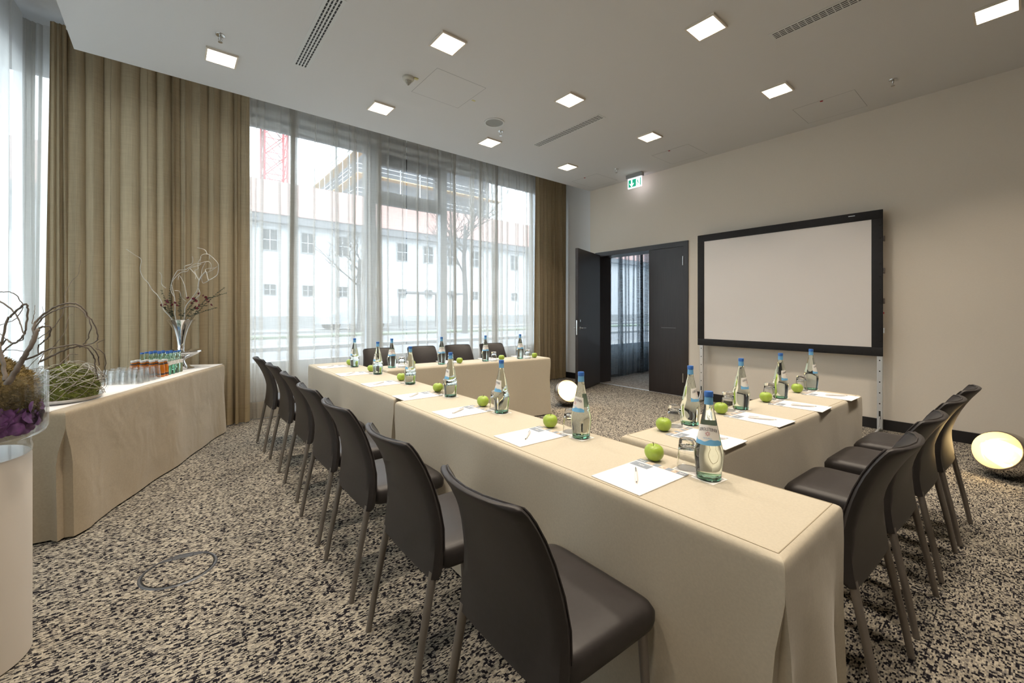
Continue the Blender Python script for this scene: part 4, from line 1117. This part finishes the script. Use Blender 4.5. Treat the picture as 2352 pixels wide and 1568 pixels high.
# moss helper: lumpy dome with little blades all over
def moss(name, mt, bmt, parent, rx, ry, rz, loc, seed, low=0.0, blades=5200, bl=0.012):
    rnd = random.Random(seed)
    ph = [rnd.uniform(0, 6.28) for _ in range(18)]
    def dirp(u, v):
        a = 2 * PI * u; b_ = low + (PI - low) * v      # from bottom to top
        d = Vector((math.sin(b_) * math.cos(a), math.sin(b_) * math.sin(a), -math.cos(b_)))
        k = 1.0
        for i in range(6):
            k += (0.030 / (1 + i * 0.35)) * math.sin((3 + i * 2.3) * d.x + ph[i]) * math.sin((3.4 + i * 2.1) * d.y + ph[i + 6]) * math.cos((2.7 + i * 1.9) * d.z + ph[i + 12]) * 1.6
        return d, k
    def f(u, v):
        d, k = dirp(u, v); return (loc[0] + d.x * rx * k, loc[1] + d.y * ry * k, loc[2] + d.z * rz * k)
    o = MB().grid(f, 56, 30, True).build(name, mt, parent, 180)
    bm_ = MB(); vs = []; fs = []
    for i in range(blades):
        u, v = rnd.random(), math.acos(1 - 2 * rnd.random()) / PI
        if low + (PI - low) * v < 0.75: continue
        p = Vector(f(u, v)); d, k = dirp(u, v)
        nrm = Vector((d.x / rx, d.y / ry, d.z / rz)).normalized()
        t1 = nrm.orthogonal().normalized(); t2 = nrm.cross(t1); an = rnd.uniform(0, 6.28)
        side = (t1 * math.cos(an) + t2 * math.sin(an)); bend = (t1 * math.sin(an) - t2 * math.cos(an)) * rnd.uniform(-0.9, 0.9)
        L = bl * rnd.uniform(0.5, 1.2); w = L * 0.18
        q = len(vs); vs += [p - side * w - nrm * 0.002, p + side * w - nrm * 0.002, p + nrm * L * 0.8 + bend * L]; fs.append((q, q + 1, q + 2))
    bm_.add(vs, fs); b2 = bm_.build('moss_fronds', bmt, o); b2['kind'] = 'stuff'
    return o
# moss mound on the tray with a nest of pale twigs
tc = Vector(bp(0.36, 0.225))
tr = thing('moss_tray', 'green moss mound in a twig nest on an oval tray', 'floral arrangement', tc, BR)
def ell(prof, ax, ay, nn=40):
    m = MB(); vs = []; fs = []
    for r, z in prof:
        for k_ in range(nn):
            a = 2 * PI * k_ / nn; vs.append((ax * r * math.cos(a), ay * r * math.sin(a), z))
    for i in range(len(prof) - 1):
        for k_ in range(nn): fs.append((i * nn + k_, i * nn + (k_ + 1) % nn, (i + 1) * nn + (k_ + 1) % nn, (i + 1) * nn + k_))
    m.add(vs, fs); return m
ell([(0.0, 0.001), (0.86, 0.0), (0.94, 0.008), (1.0, 0.024), (1.0, 0.027), (0.93, 0.012), (0.85, 0.006), (0.0, 0.005)], 0.205, 0.175).build('tray', 'tray_silver', tr, 60)
moss('moss_mound', 'moss_green', 'moss_blade_green', tr, 0.180, 0.152, 0.168, (0, 0, 0.055), 4, low=1.30, blades=6500)
rnd = random.Random(12)
for i in range(62):
    a0 = rnd.uniform(0, 2 * PI); el = rnd.uniform(0.05, 1.25); pts = []
    tilt = rnd.uniform(-1.3, 1.3); span = rnd.uniform(1.2, 3.2); kk = rnd.uniform(1.03, 1.20); w1 = rnd.uniform(2, 6); p1_ = rnd.uniform(0, 6)
    for q in range(13):
        s = q / 12; a = a0 + span * (s - 0.5); e = el * (0.35 + 0.65 * math.sin(PI * s)) + 0.22 * math.sin(w1 * s + p1_) + tilt * (s - 0.5) * 0.6
        e = max(-0.12, e); R_ = kk * (1 + 0.06 * math.sin(w1 * 2 * s + p1_))
        pts.append((0.186 * R_ * math.cos(a) * math.cos(e), 0.160 * R_ * math.sin(a) * math.cos(e), max(0.026, 0.055 + 0.176 * R_ * math.sin(e))))
    r_ = rnd.uniform(0.0010, 0.0024)
    MB().tube(spline(pts, 3), [r_ * (1.2 - 0.7 * j / 36) for j in range(37)], 5).build('nest_twig', 'twig_pale' if i % 4 else 'twig_brown', tr, 60)

# ------------------------------------------------------------------ silver vase with twigs and flowers
VX, VY = 0.086, 5.33
vd = FW.dot(Vector((VX, VY, 0)))
vt = thing('silver_vase', 'tall polished silver trumpet vase with a flat disc at its waist', 'vase', (VX, VY, BTOP))
zs = 0.485
MB().lathe([(0.0, 0.002), (0.108, 0.0), (0.110, 0.004), (0.080, 0.018), (0.050, 0.042), (0.034, 0.070), (0.031, 0.084), (0.050, 0.100), (0.105, 0.124), (0.155, 0.150), (0.174, 0.168), (0.171, 0.180), (0.14, 0.189), (0.06, 0.194), (0.032, 0.200), (0.028, 0.215), (0.031, 0.26), (0.042, 0.32), (0.058, 0.38), (0.080, 0.43), (0.104, 0.468), (0.118, zs), (0.115, zs + 0.002), (0.098, 0.466), (0.070, 0.42), (0.045, 0.35), (0.0, 0.30)], 40, cap0=False, cap1=False).build('body', 'chrome', vt, 50)
fl = thing('flower_arrangement', 'dried arrangement of pale twigs, dark leaves and red blossoms', 'floral arrangement', (VX, VY, BTOP + 0.29))
FO = Vector((VX, VY, BTOP + 0.29))
def vz(x, y, dd=0.0): return at(340 + x / 5.225, 560 + y / 5.225, vd + dd) - FO
def vtw(pts, r0, r1, mt, name, d0=0.0, d1=0.0):
    """twig traced in the air above the vase, drifting in depth from d0 to d1; rooted inside the vase"""
    root = [Vector((rr.uniform(-0.01, 0.01), rr.uniform(-0.01, 0.01), 0.025))] if pts[0][1] > 850 else []
    m_ = len(pts); P = root + [vz(x, y, d0 + (d1 - d0) * i / max(1, m_ - 1)) for i, (x, y) in enumerate(pts)]
    S = spline(P, 5); nS = len(S)
    return MB().tube(S, [r0 + (r1 - r0) * i / (nS - 1) for i in range(nS)], 6).build(name, mt, fl, 60)
rr = random.Random(5)
VT = [[(275, 885), (190, 790), (160, 690), (110, 610), (50, 550), (0, 465), (-60, 400), (-95, 300), (-80, 190), (-160, 130), (-262, 62)],
      [(330, 885), (325, 760), (320, 640), (290, 520), (290, 440), (340, 340), (370, 315), (450, 310), (480, 290), (560, 240), (600, 235)],
      [(320, 640), (280, 570), (280, 480), (330, 400), (400, 340), (470, 330), (500, 290), (600, 260), (640, 240)],
      [(440, 885), (450, 760), (520, 660), (590, 560), (615, 440), (640, 370), (650, 300), (690, 220)],
      [(615, 440), (560, 330), (600, 300), (600, 230), (640, 160)],
      [(615, 440), (690, 330), (720, 420), (740, 430), (830, 370), (845, 270), (830, 220), (760, 150), (710, 120), (640, 140), (630, 210)],
      [(710, 120), (680, 70), (590, 45)], [(465, 640), (440, 500), (380, 380), (360, 430)], [(500, 690), (620, 610), (600, 500), (640, 380), (760, 320), (830, 270)],
      [(740, 430), (660, 470), (640, 380)], [(450, 310), (440, 270), (520, 240), (540, 190), (530, 150)], [(500, 290), (570, 370), (570, 420)],
      [(215, 530), (165, 480), (165, 380), (135, 340)], [(320, 560), (380, 570), (400, 640), (460, 690)], [(600, 240), (720, 210), (760, 260), (740, 320)], [(740, 180), (735, 130), (700, 125)], [(690, 330), (700, 300), (820, 285)]]
for i, p in enumerate(VT):
    vtw(p, 0.0050 if i in (0, 1, 3, 5) else 0.0036, 0.0018, 'twig_pale', 'twig', 0.0, rr.uniform(-0.10, 0.10))
leafm = MB(); leafm.grid(lambda u, v: ((v - 0.0) * 0.020, (u - 0.5) * 0.020 * math.sin(PI * min(0.97, v + 0.03)) ** 0.6, 0.004 * (u - 0.5) ** 2 * 4 - 0.003 * v), 4, 5)
leafm = leafm.mesh('leaf', 'leaf_dark', 180)
ST = [[(450, 885), (560, 770), (700, 740)], [(480, 885), (640, 820), (820, 765)], [(530, 880), (680, 680), (780, 640), (940, 590)], [(560, 860), (740, 670), (915, 525)], [(390, 885), (380, 760), (385, 600)], [(300, 885), (240, 760), (165, 560)], [(310, 885), (262, 650), (275, 460)], [(330, 885), (220, 790), (200, 760)], [(400, 885), (500, 760), (570, 640)]]
for i, p in enumerate(ST):
    dd = rr.uniform(-0.08, 0.08)
    st = vtw(p, 0.002, 0.001, 'leaf_dark', 'leafy_stem', 0, dd)
    S = spline([vz(x, y, dd * k_ / (len(p) - 1)) for k_, (x, y) in enumerate(p)], 8)
    for q in range(2, len(S)):
        for sgn in (-1, 1):
            lo = link('leaf', leafm, st); lo.location = S[q]
            d = (S[q] - S[q - 1]).normalized()
            lo.rotation_euler = (rr.uniform(-0.7, 0.7), rr.uniform(-0.6, 0.3), math.atan2(d.y, d.x) + sgn * rr.uniform(0.9, 1.7))
            s_ = rr.uniform(0.75, 1.15) * (1.0 - 0.4 * q / len(S)); lo.scale = (s_, s_, s_)
flm = MB()
for k_ in range(6):
    Mx = rotm('Z', k_ * 60) @ rotm('Y', -38)
    flm.grid(lambda u, v: tuple(Mx @ Vector((0.002 + 0.019 * v, (u - 0.5) * 0.017 * math.sin(PI * min(0.98, 0.1 + 0.85 * v)), 0.004 * v * v))), 3, 4)
flm = flm.mesh('blossom', 'flower_red', 180)
for i, (x, y) in enumerate([(220, 700), (205, 735), (300, 735), (345, 745), (485, 655), (545, 670), (565, 690), (600, 735), (575, 765), (600, 780), (670, 625), (690, 645), (715, 675), (735, 700), (750, 735), (150, 742), (240, 690), (620, 605), (520, 720), (315, 715)]):
    lo = link('blossom', flm, fl); lo.location = vz(x, y, rr.uniform(-0.05, 0.05)); lo.rotation_euler = (rr.uniform(-1.2, 1.2), rr.uniform(-1.2, 1.2), rr.uniform(0, 6)); s_ = rr.uniform(0.8, 1.25); lo.scale = (s_,) * 3

# ------------------------------------------------------------------ pedestal with the glass bowl
PX, PY = -0.616, 2.443
o = MB().lathe([(0.0, 0.0), (0.190, 0.0), (0.200, 0.006), (0.200, 0.752), (0.196, 0.762), (0.0, 0.763)], 56, cap0=False, cap1=False).build('pedestal', 'pedestal_white', None, 40, (PX, PY, 0))
tag(o, 'smooth white round pedestal at the left edge', 'pedestal')
BZ = 0.7635
gb = thing('glass_bowl', 'large clear glass cylinder bowl with a foot on the white pedestal', 'bowl', (PX, PY, BZ))
MB().lathe([(0.0, 0.0), (0.198, 0.0), (0.202, 0.004), (0.202, 0.020), (0.198, 0.040), (0.202, 0.062), (0.220, 0.066), (0.236, 0.074), (0.244, 0.092), (0.245, 0.30), (0.243, 0.303), (0.240, 0.30), (0.239, 0.095), (0.230, 0.080), (0.0, 0.076)], 64, cap0=False, cap1=False).build('bowl', 'bowl_glass', gb, 45)
ar = thing('moss_arrangement', 'brown moss ball with curly willow branches over purple petals', 'floral arrangement', (PX, PY, BZ + 0.078))
AO = Vector((PX, PY, BZ + 0.078))
moss('moss_ball', 'moss_brown', 'moss_blade_brown', ar, 0.219, 0.219, 0.165, (0, 0, 0.145), 15, low=0.57, blades=8500, bl=0.013)
pm = MB(); pm.grid(lambda u, v: ((v - 0.5) * 0.050, (u - 0.5) * 0.052 * (0.35 + 0.65 * math.sin(PI * min(1, 0.15 + 0.8 * v))), 0.010 * math.sin(u * PI) * (v - 0.3) + 0.006 * math.sin(v * 4)), 5, 5)
pm = pm.mesh('petal', 'petal_purple', 180)
rr = random.Random(77)
for i in range(290):
    a = rr.uniform(0, 2 * PI); lv = rr.random(); r_ = rr.uniform(0.196, 0.222)
    if lv < 0.1: r_ = rr.uniform(0.05, 0.2)
    po = link('petal', pm, ar); po.location = (r_ * math.cos(a), r_ * math.sin(a), 0.012 + 0.092 * lv)
    # mostly standing against the glass, facing outwards, tilted at random
    po.rotation_euler = (PI / 2 + rr.uniform(-0.7, 0.7), rr.uniform(-0.9, 0.9), a + PI / 2 + rr.uniform(-0.6, 0.6))
    s_ = rr.uniform(0.7, 1.1); po.scale = (s_,) * 3
ad = FW.dot(Vector((PX, PY, 0)))
def tw(x, y, dd): return at(x / 3.92, 660 + y / 3.92, ad + dd) - AO
WT = [([(60, 845), (130, 770), (175, 690), (230, 600), (290, 500), (330, 400), (335, 380)], 0.0115, 0.007, -0.06, 0.0),
      ([(335, 380), (380, 355), (455, 350), (445, 430), (400, 480), (345, 530), (345, 600)], 0.006, 0.003, 0.0, 0.04),
      ([(225, 605), (270, 520), (300, 440), (298, 370), (330, 300), (430, 215), (560, 150), (680, 145), (760, 200), (790, 260), (840, 310), (880, 430), (870, 480), (800, 510), (720, 540)], 0.007, 0.003, -0.02, 0.18),
      ([(300, 390), (380, 280), (500, 205), (620, 170), (720, 190), (780, 260), (820, 340), (800, 420), (795, 460), (750, 510)], 0.005, 0.0025, 0.02, 0.10),
      ([(48, 810), (30, 700), (-5, 560), (-20, 480)], 0.008, 0.006, -0.05, 0.0),
      ([(-20, 600), (40, 400), (60, 290), (110, 250), (180, 180), (235, 150), (250, 220), (230, 380), (210, 430), (150, 490), (80, 530), (20, 590)], 0.006, 0.0045, 0.0, 0.05),
      ([(-40, 100), (80, 180), (140, 240), (180, 320), (215, 420)], 0.005, 0.003, 0.05, 0.02),
      ([(-60, 55), (0, 45), (90, 40), (150, 75), (200, 150), (190, 220), (130, 290), (0, 340), (-40, 350)], 0.003, 0.002, 0.0, 0.08),
      ([(165, 670), (330, 610), (460, 550), (590, 525), (700, 515), (790, 550), (850, 630), (860, 720), (880, 820)], 0.006, 0.003, -0.03, 0.12),
      ([(360, 665), (480, 610), (600, 555), (700, 530), (800, 520), (880, 610), (890, 700)], 0.006, 0.003, 0.0, 0.10),
      ([(400, 640), (440, 600), (490, 520), (570, 420), (600, 330), (620, 260), (655, 240)], 0.0026, 0.0014, 0.05, 0.16),
      ([(340, 465), (470, 370), (540, 280), (580, 180), (585, 80), (605, 20), (650, -60), (700, -120), (730, -250)], 0.0026, 0.0010, 0.05, 0.20),
      ([(290, 330), (310, 230), (320, 155)], 0.0022, 0.0012, 0.0, 0.03), ([(395, 330), (425, 300), (390, 250), (385, 170)], 0.002, 0.0010, 0.03, 0.06),
      ([(880, 560), (880, 500), (940, 470)], 0.003, 0.0015, 0.15, 0.16), ([(860, 545), (930, 590), (950, 660), (940, 800)], 0.003, 0.002, 0.12, 0.16),
      ([(345, 690), (390, 590), (240, 730)], 0.0026, 0.0016, 0.0, 0.06), ([(10, 530), (60, 470), (110, 500), (200, 470), (215, 425)], 0.004, 0.003, 0.03, 0.0),
      ([(425, 735), (520, 700), (600, 630), (640, 600), (700, 600)], 0.0045, 0.002, 0.0, 0.12), ([(0, 570), (90, 560), (200, 575), (260, 610)], 0.0025, 0.0014, 0.02, 0.06),
      ([(0, 420), (50, 460), (100, 500)], 0.003, 0.002, 0.04, 0.0)]
for i, (p, r0, r1, d0, d1) in enumerate(WT):
    P = [tw(x, y, d0 + (d1 - d0) * k_ / (len(p) - 1)) for k_, (x, y) in enumerate(p)]
    P[0] = P[0] + Vector((0, 0, -0.01)) if i in (0, 4) else P[0]
    S = spline(P, 5); m_ = len(S); wob = random.Random(i)
    S = [q + Vector((wob.uniform(-1, 1), wob.uniform(-1, 1), wob.uniform(-1, 1))) * 0.0016 for q in S]
    MB().tube(S, [(0.80 if i in (0, 4) else 0.58) * (r0 + (r1 - r0) * k_ / (m_ - 1)) * wob.uniform(0.92, 1.08) for k_ in range(m_)], 7).build('willow_branch', 'twig_brown', ar, 60)

# ------------------------------------------------------------------ street outside
GZ = 0.18
b = MB(); b.box(-120, 140, YW + 0.25, 29.9, -0.6, GZ - 0.05); b.box(-120, 140, 29.9, 160, -0.6, GZ - 0.05); b.box(-120, XW - 0.3, -60, YW + 0.25, -0.6, GZ - 0.05)
structure(b.build('ground_street', 'asphalt'), 'pale asphalt street outside the window')
for i, (ya, yb, m_) in enumerate([(7.0, 9.6, 'pavement'), (14.2, 15.2, 'pavement'), (20.5, 22.0, 'hedge_green'), (25.5, 29.9, 'pavement')]):
    o = MB().box(-40, 80, ya, yb, GZ - 0.05, GZ + 0.06).build('ground_pavement', m_); structure(o, ['near pavement outside', 'kerb island outside', 'grass strip outside', 'far pavement in front of the white house'][i])
o = MB().box(-14, 60, YW + 0.26, YW + 0.5, TOPZ + 0.15, 17).box(-1.9, 60, YB - 4, YW + 0.26, TOPZ + 0.16, TOPZ + 0.4).build('wall_sky_block', 'pavement'); structure(o, 'unseen outer wall of the storeys above, added to shade the street')  # unseen upper hotel wall and slab, added to keep sky light off the house opposite
HY = 30.0
hs = thing('white_house', 'long white two storey house with red tiled roof across the street', 'building', (10, HY, GZ - 0.05))
MB().box(-34, 50, 0, 9, 0.9, 7.0).build('wall', 'house_wall', hs)
MB().box(-34, 50, -0.08, 0.0, -0.1, 0.9).build('plinth', 'house_plinth', hs)
MB().box(-34.3, 50.3, -0.45, 0.0, 6.75, 7.3).build('eaves', 'eave_grey', hs)
rf = MB(); rf.add([(-34.3, -0.5, 7.25), (50.3, -0.5, 7.25), (50.3, 4.4, 10.65), (-34.3, 4.4, 10.65), (-34.3, 9.4, 7.25), (50.3, 9.4, 7.25)], [(0, 1, 2, 3), (3, 2, 5, 4), (0, 3, 4), (1, 5, 2)])
rf.build('roof', 'roof_tile', hs)
pane_up = MB().box(-0.38, 0.38, -0.02, 0.02, 0.05, 1.31).mesh('pane', 'ext_window')
barm = MB().box(-0.02, 0.02, -0.045, -0.02, 0.05, 1.31); barm.box(-0.38, 0.38, -0.045, -0.02, 0.66, 0.70); barm = barm.mesh('glazing_bars', 'house_wall')
frm = MB().box(-0.45, 0.45, -0.05, 0.0, 0.0, 0.05).box(-0.45, 0.45, -0.05, 0, 1.31, 1.38).box(-0.45, -0.38, -0.05, 0, 0.05, 1.31).box(0.38, 0.45, -0.05, 0, 0.05, 1.31).mesh('window', 'house_plinth')
for k_ in range(-6, 16):
    x = 4.865 + 2.2 * k_ - 10
    if not -33 < x < 48: continue
    for z, s_ in ((5.02, (1, 1, 1)), (2.24, (0.8, 1, 0.5))):
        w = link('window', frm, hs, (x, -0.0, z)); w.scale = s_
        link('pane', pane_up, w, (0, -0.01, 0)); link('glazing_bars', barm, w)
# building under construction behind it
cb = thing('scaffolded_building', 'tall grey building wrapped in scaffolding behind the red roof', 'building', (16.25, 45, GZ - 0.05))
MB().box(0, 16.5, 0, 28, 0, 18.6).build('core', 'tower_grey', cb)
for i in range(6):
    z = 5.6 + 2.5 * i
    MB().box(-1.2, 17.6, -1.2, -0.2, z, z + 0.09).box(-1.2, -0.2, -0.2, 28, z, z + 0.09).build('scaffold_deck', 'scaffold_wood', cb)
    MB().box(-1.2, 17.6, -1.25, -1.2, z + 0.95, z + 1.02).box(-1.25, -1.2, -1.2, 28, z + 0.95, z + 1.02).box(-1.2, 17.6, -1.25, -1.2, z + 0.5, z + 0.55).box(-1.25, -1.2, -1.2, 28, z + 0.5, z + 0.55).build('guard_rail', 'scaffold_steel', cb)
for i in range(9):
    MB().box(-1.22 + i * 2.35, -1.14 + i * 2.35, -1.25, -1.17, 0, 20.4).build('scaffold_pole', 'scaffold_steel', cb)
for i in range(1, 13):
    MB().box(-1.25, -1.17, -1.2 + i * 2.35, -1.12 + i * 2.35, 0, 20.4).build('scaffold_pole', 'scaffold_steel', cb)
# crane mast
cr = thing('tower_crane', 'red lattice mast of a tower crane behind the roof', 'crane', (7.7, 45.3, GZ - 0.05))
for sx in (-1, 1):
    for sy in (-1, 1): MB().box(sx * 0.95 - 0.09, sx * 0.95 + 0.09, sy * 0.95 - 0.09, sy * 0.95 + 0.09, 0, 34).build('mast_chord', 'crane_red', cr)
lt = MB()
for i in range(17):
    z = i * 2.0
    for (ax_, ay_, bx_, by_) in ((-1, -1, 1, -1), (1, -1, 1, 1), (1, 1, -1, 1), (-1, 1, -1, -1)):
        lt.tube([(ax_ * 0.95, ay_ * 0.95, z), (bx_ * 0.95, by_ * 0.95, z + 2.0)], 0.045, 4); lt.tube([(bx_ * 0.95, by_ * 0.95, z), (ax_ * 0.95, ay_ * 0.95, z + 2.0)], 0.045, 4); lt.tube([(ax_ * 0.95, ay_ * 0.95, z), (bx_ * 0.95, by_ * 0.95, z)], 0.045, 4)
o = lt.build('lattice_bracing', 'crane_red', cr); o['kind'] = 'stuff'
# bare trees
def tree(label, loc, H, seed, spread):
    t = thing('bare_tree', label, 'tree', loc)
    rnd = random.Random(seed)
    br = MB()
    def grow(p, d, L, r, lvl):
        q = p; pts = [p]
        for i in range(4):
            d = (d + Vector((rnd.uniform(-0.2, 0.2), rnd.uniform(-0.2, 0.2), rnd.uniform(-0.02, 0.16)))).normalized()
            q = q + d * (L / 4); pts.append(q)
        br.tube(pts, [r * (1 - 0.12 * i) for i in range(5)], 4)
        if lvl > 0:
            for i in range(4 if lvl > 1 else 5):
                an = rnd.uniform(0, 6.28); dd = (d * 0.75 + Vector((math.cos(an), math.sin(an), rnd.uniform(0.0, 0.7))) * spread).normalized()
                grow(pts[rnd.randint(1, 4)], dd, L * rnd.uniform(0.55, 0.8), r * 0.5, lvl - 1)
    MB().tube([(0, 0, -0.1), (0.04, 0, H * 0.2), (-0.03, 0.03, H * 0.42), (0.02, 0, H * 0.62)], [0.17, 0.14, 0.12, 0.08], 8).build('trunk', 'bark_grey', t, 60)
    for i in range(6):
        an = i * 1.05 + rnd.uniform(-0.3, 0.3)
        grow(Vector((0, 0, H * rnd.uniform(0.32, 0.58))), Vector((math.cos(an) * spread, math.sin(an) * spread, 0.75)).normalized(), H * 0.24, 0.055, 3)
    o = br.build('branches', 'bark_grey', t); o['kind'] = 'stuff'
tree('bare tree in front of the white house left of the middle window', (8.35, 24.0, GZ), 6.6, 3, 0.8)
tree('larger bare tree seen behind the right window pane', (12.6, 19.6, GZ), 9.5, 8, 0.75)
# parked car
cs = thing('parked_car', 'silver car parked across the street', 'car', (8.9, 26.6, GZ + 0.06))
prof = [(-2.1, 0.35), (-2.1, 0.80), (-1.75, 0.92), (-1.15, 0.98), (-0.55, 1.40), (0.55, 1.43), (1.25, 1.0), (2.0, 0.88), (2.12, 0.6), (2.1, 0.35)]
nP = len(prof); cbm = MB(); cbm.add([(x, -0.85 + (0.12 if z > 1 else 0), z) for x, z in prof] + [(x, 0.85 - (0.12 if z > 1 else 0), z) for x, z in prof], [tuple(range(nP)), tuple(range(2 * nP - 1, nP - 1, -1))] + [(i, i + nP, (i + 1) % nP + nP, (i + 1) % nP) for i in range(nP)])
cbm.build('car_body', 'car_silver', cs)
MB().add([(-1.0, -0.80, 1.0), (1.1, -0.80, 1.0), (0.5, -0.745, 1.36), (-0.5, -0.745, 1.36)], [(0, 1, 2, 3)]).build('side_windows', 'car_glass', cs)
for x in (-1.35, 1.35):
    for y in (-0.8, 0.66): MB().lathe([(0.0, 0.0), (0.32, 0.0), (0.32, 0.16), (0.0, 0.16)], 18, Matrix.Translation((x, y + 0.15, 0.32)) @ rotm('X', 90)).build('wheel', 'tyre', cs, 40)
# glass bus shelter
bs = thing('bus_shelter', 'low glass bus shelter on the far pavement', 'shelter', (14.2, 26.4, GZ + 0.06))
MB().box(-2.2, 2.2, -0.7, 0.7, 2.3, 2.42).build('shelter_roof', 'eave_grey', bs)
for x in (-2.1, -0.7, 0.7, 2.1): MB().box(x - 0.05, x + 0.05, 0.55, 0.65, 0, 2.3).build('post', 'eave_grey', bs)
MB().box(-2.1, 2.1, 0.58, 0.6, 0.2, 2.2).build('glass_back', 'pane_glass', bs)
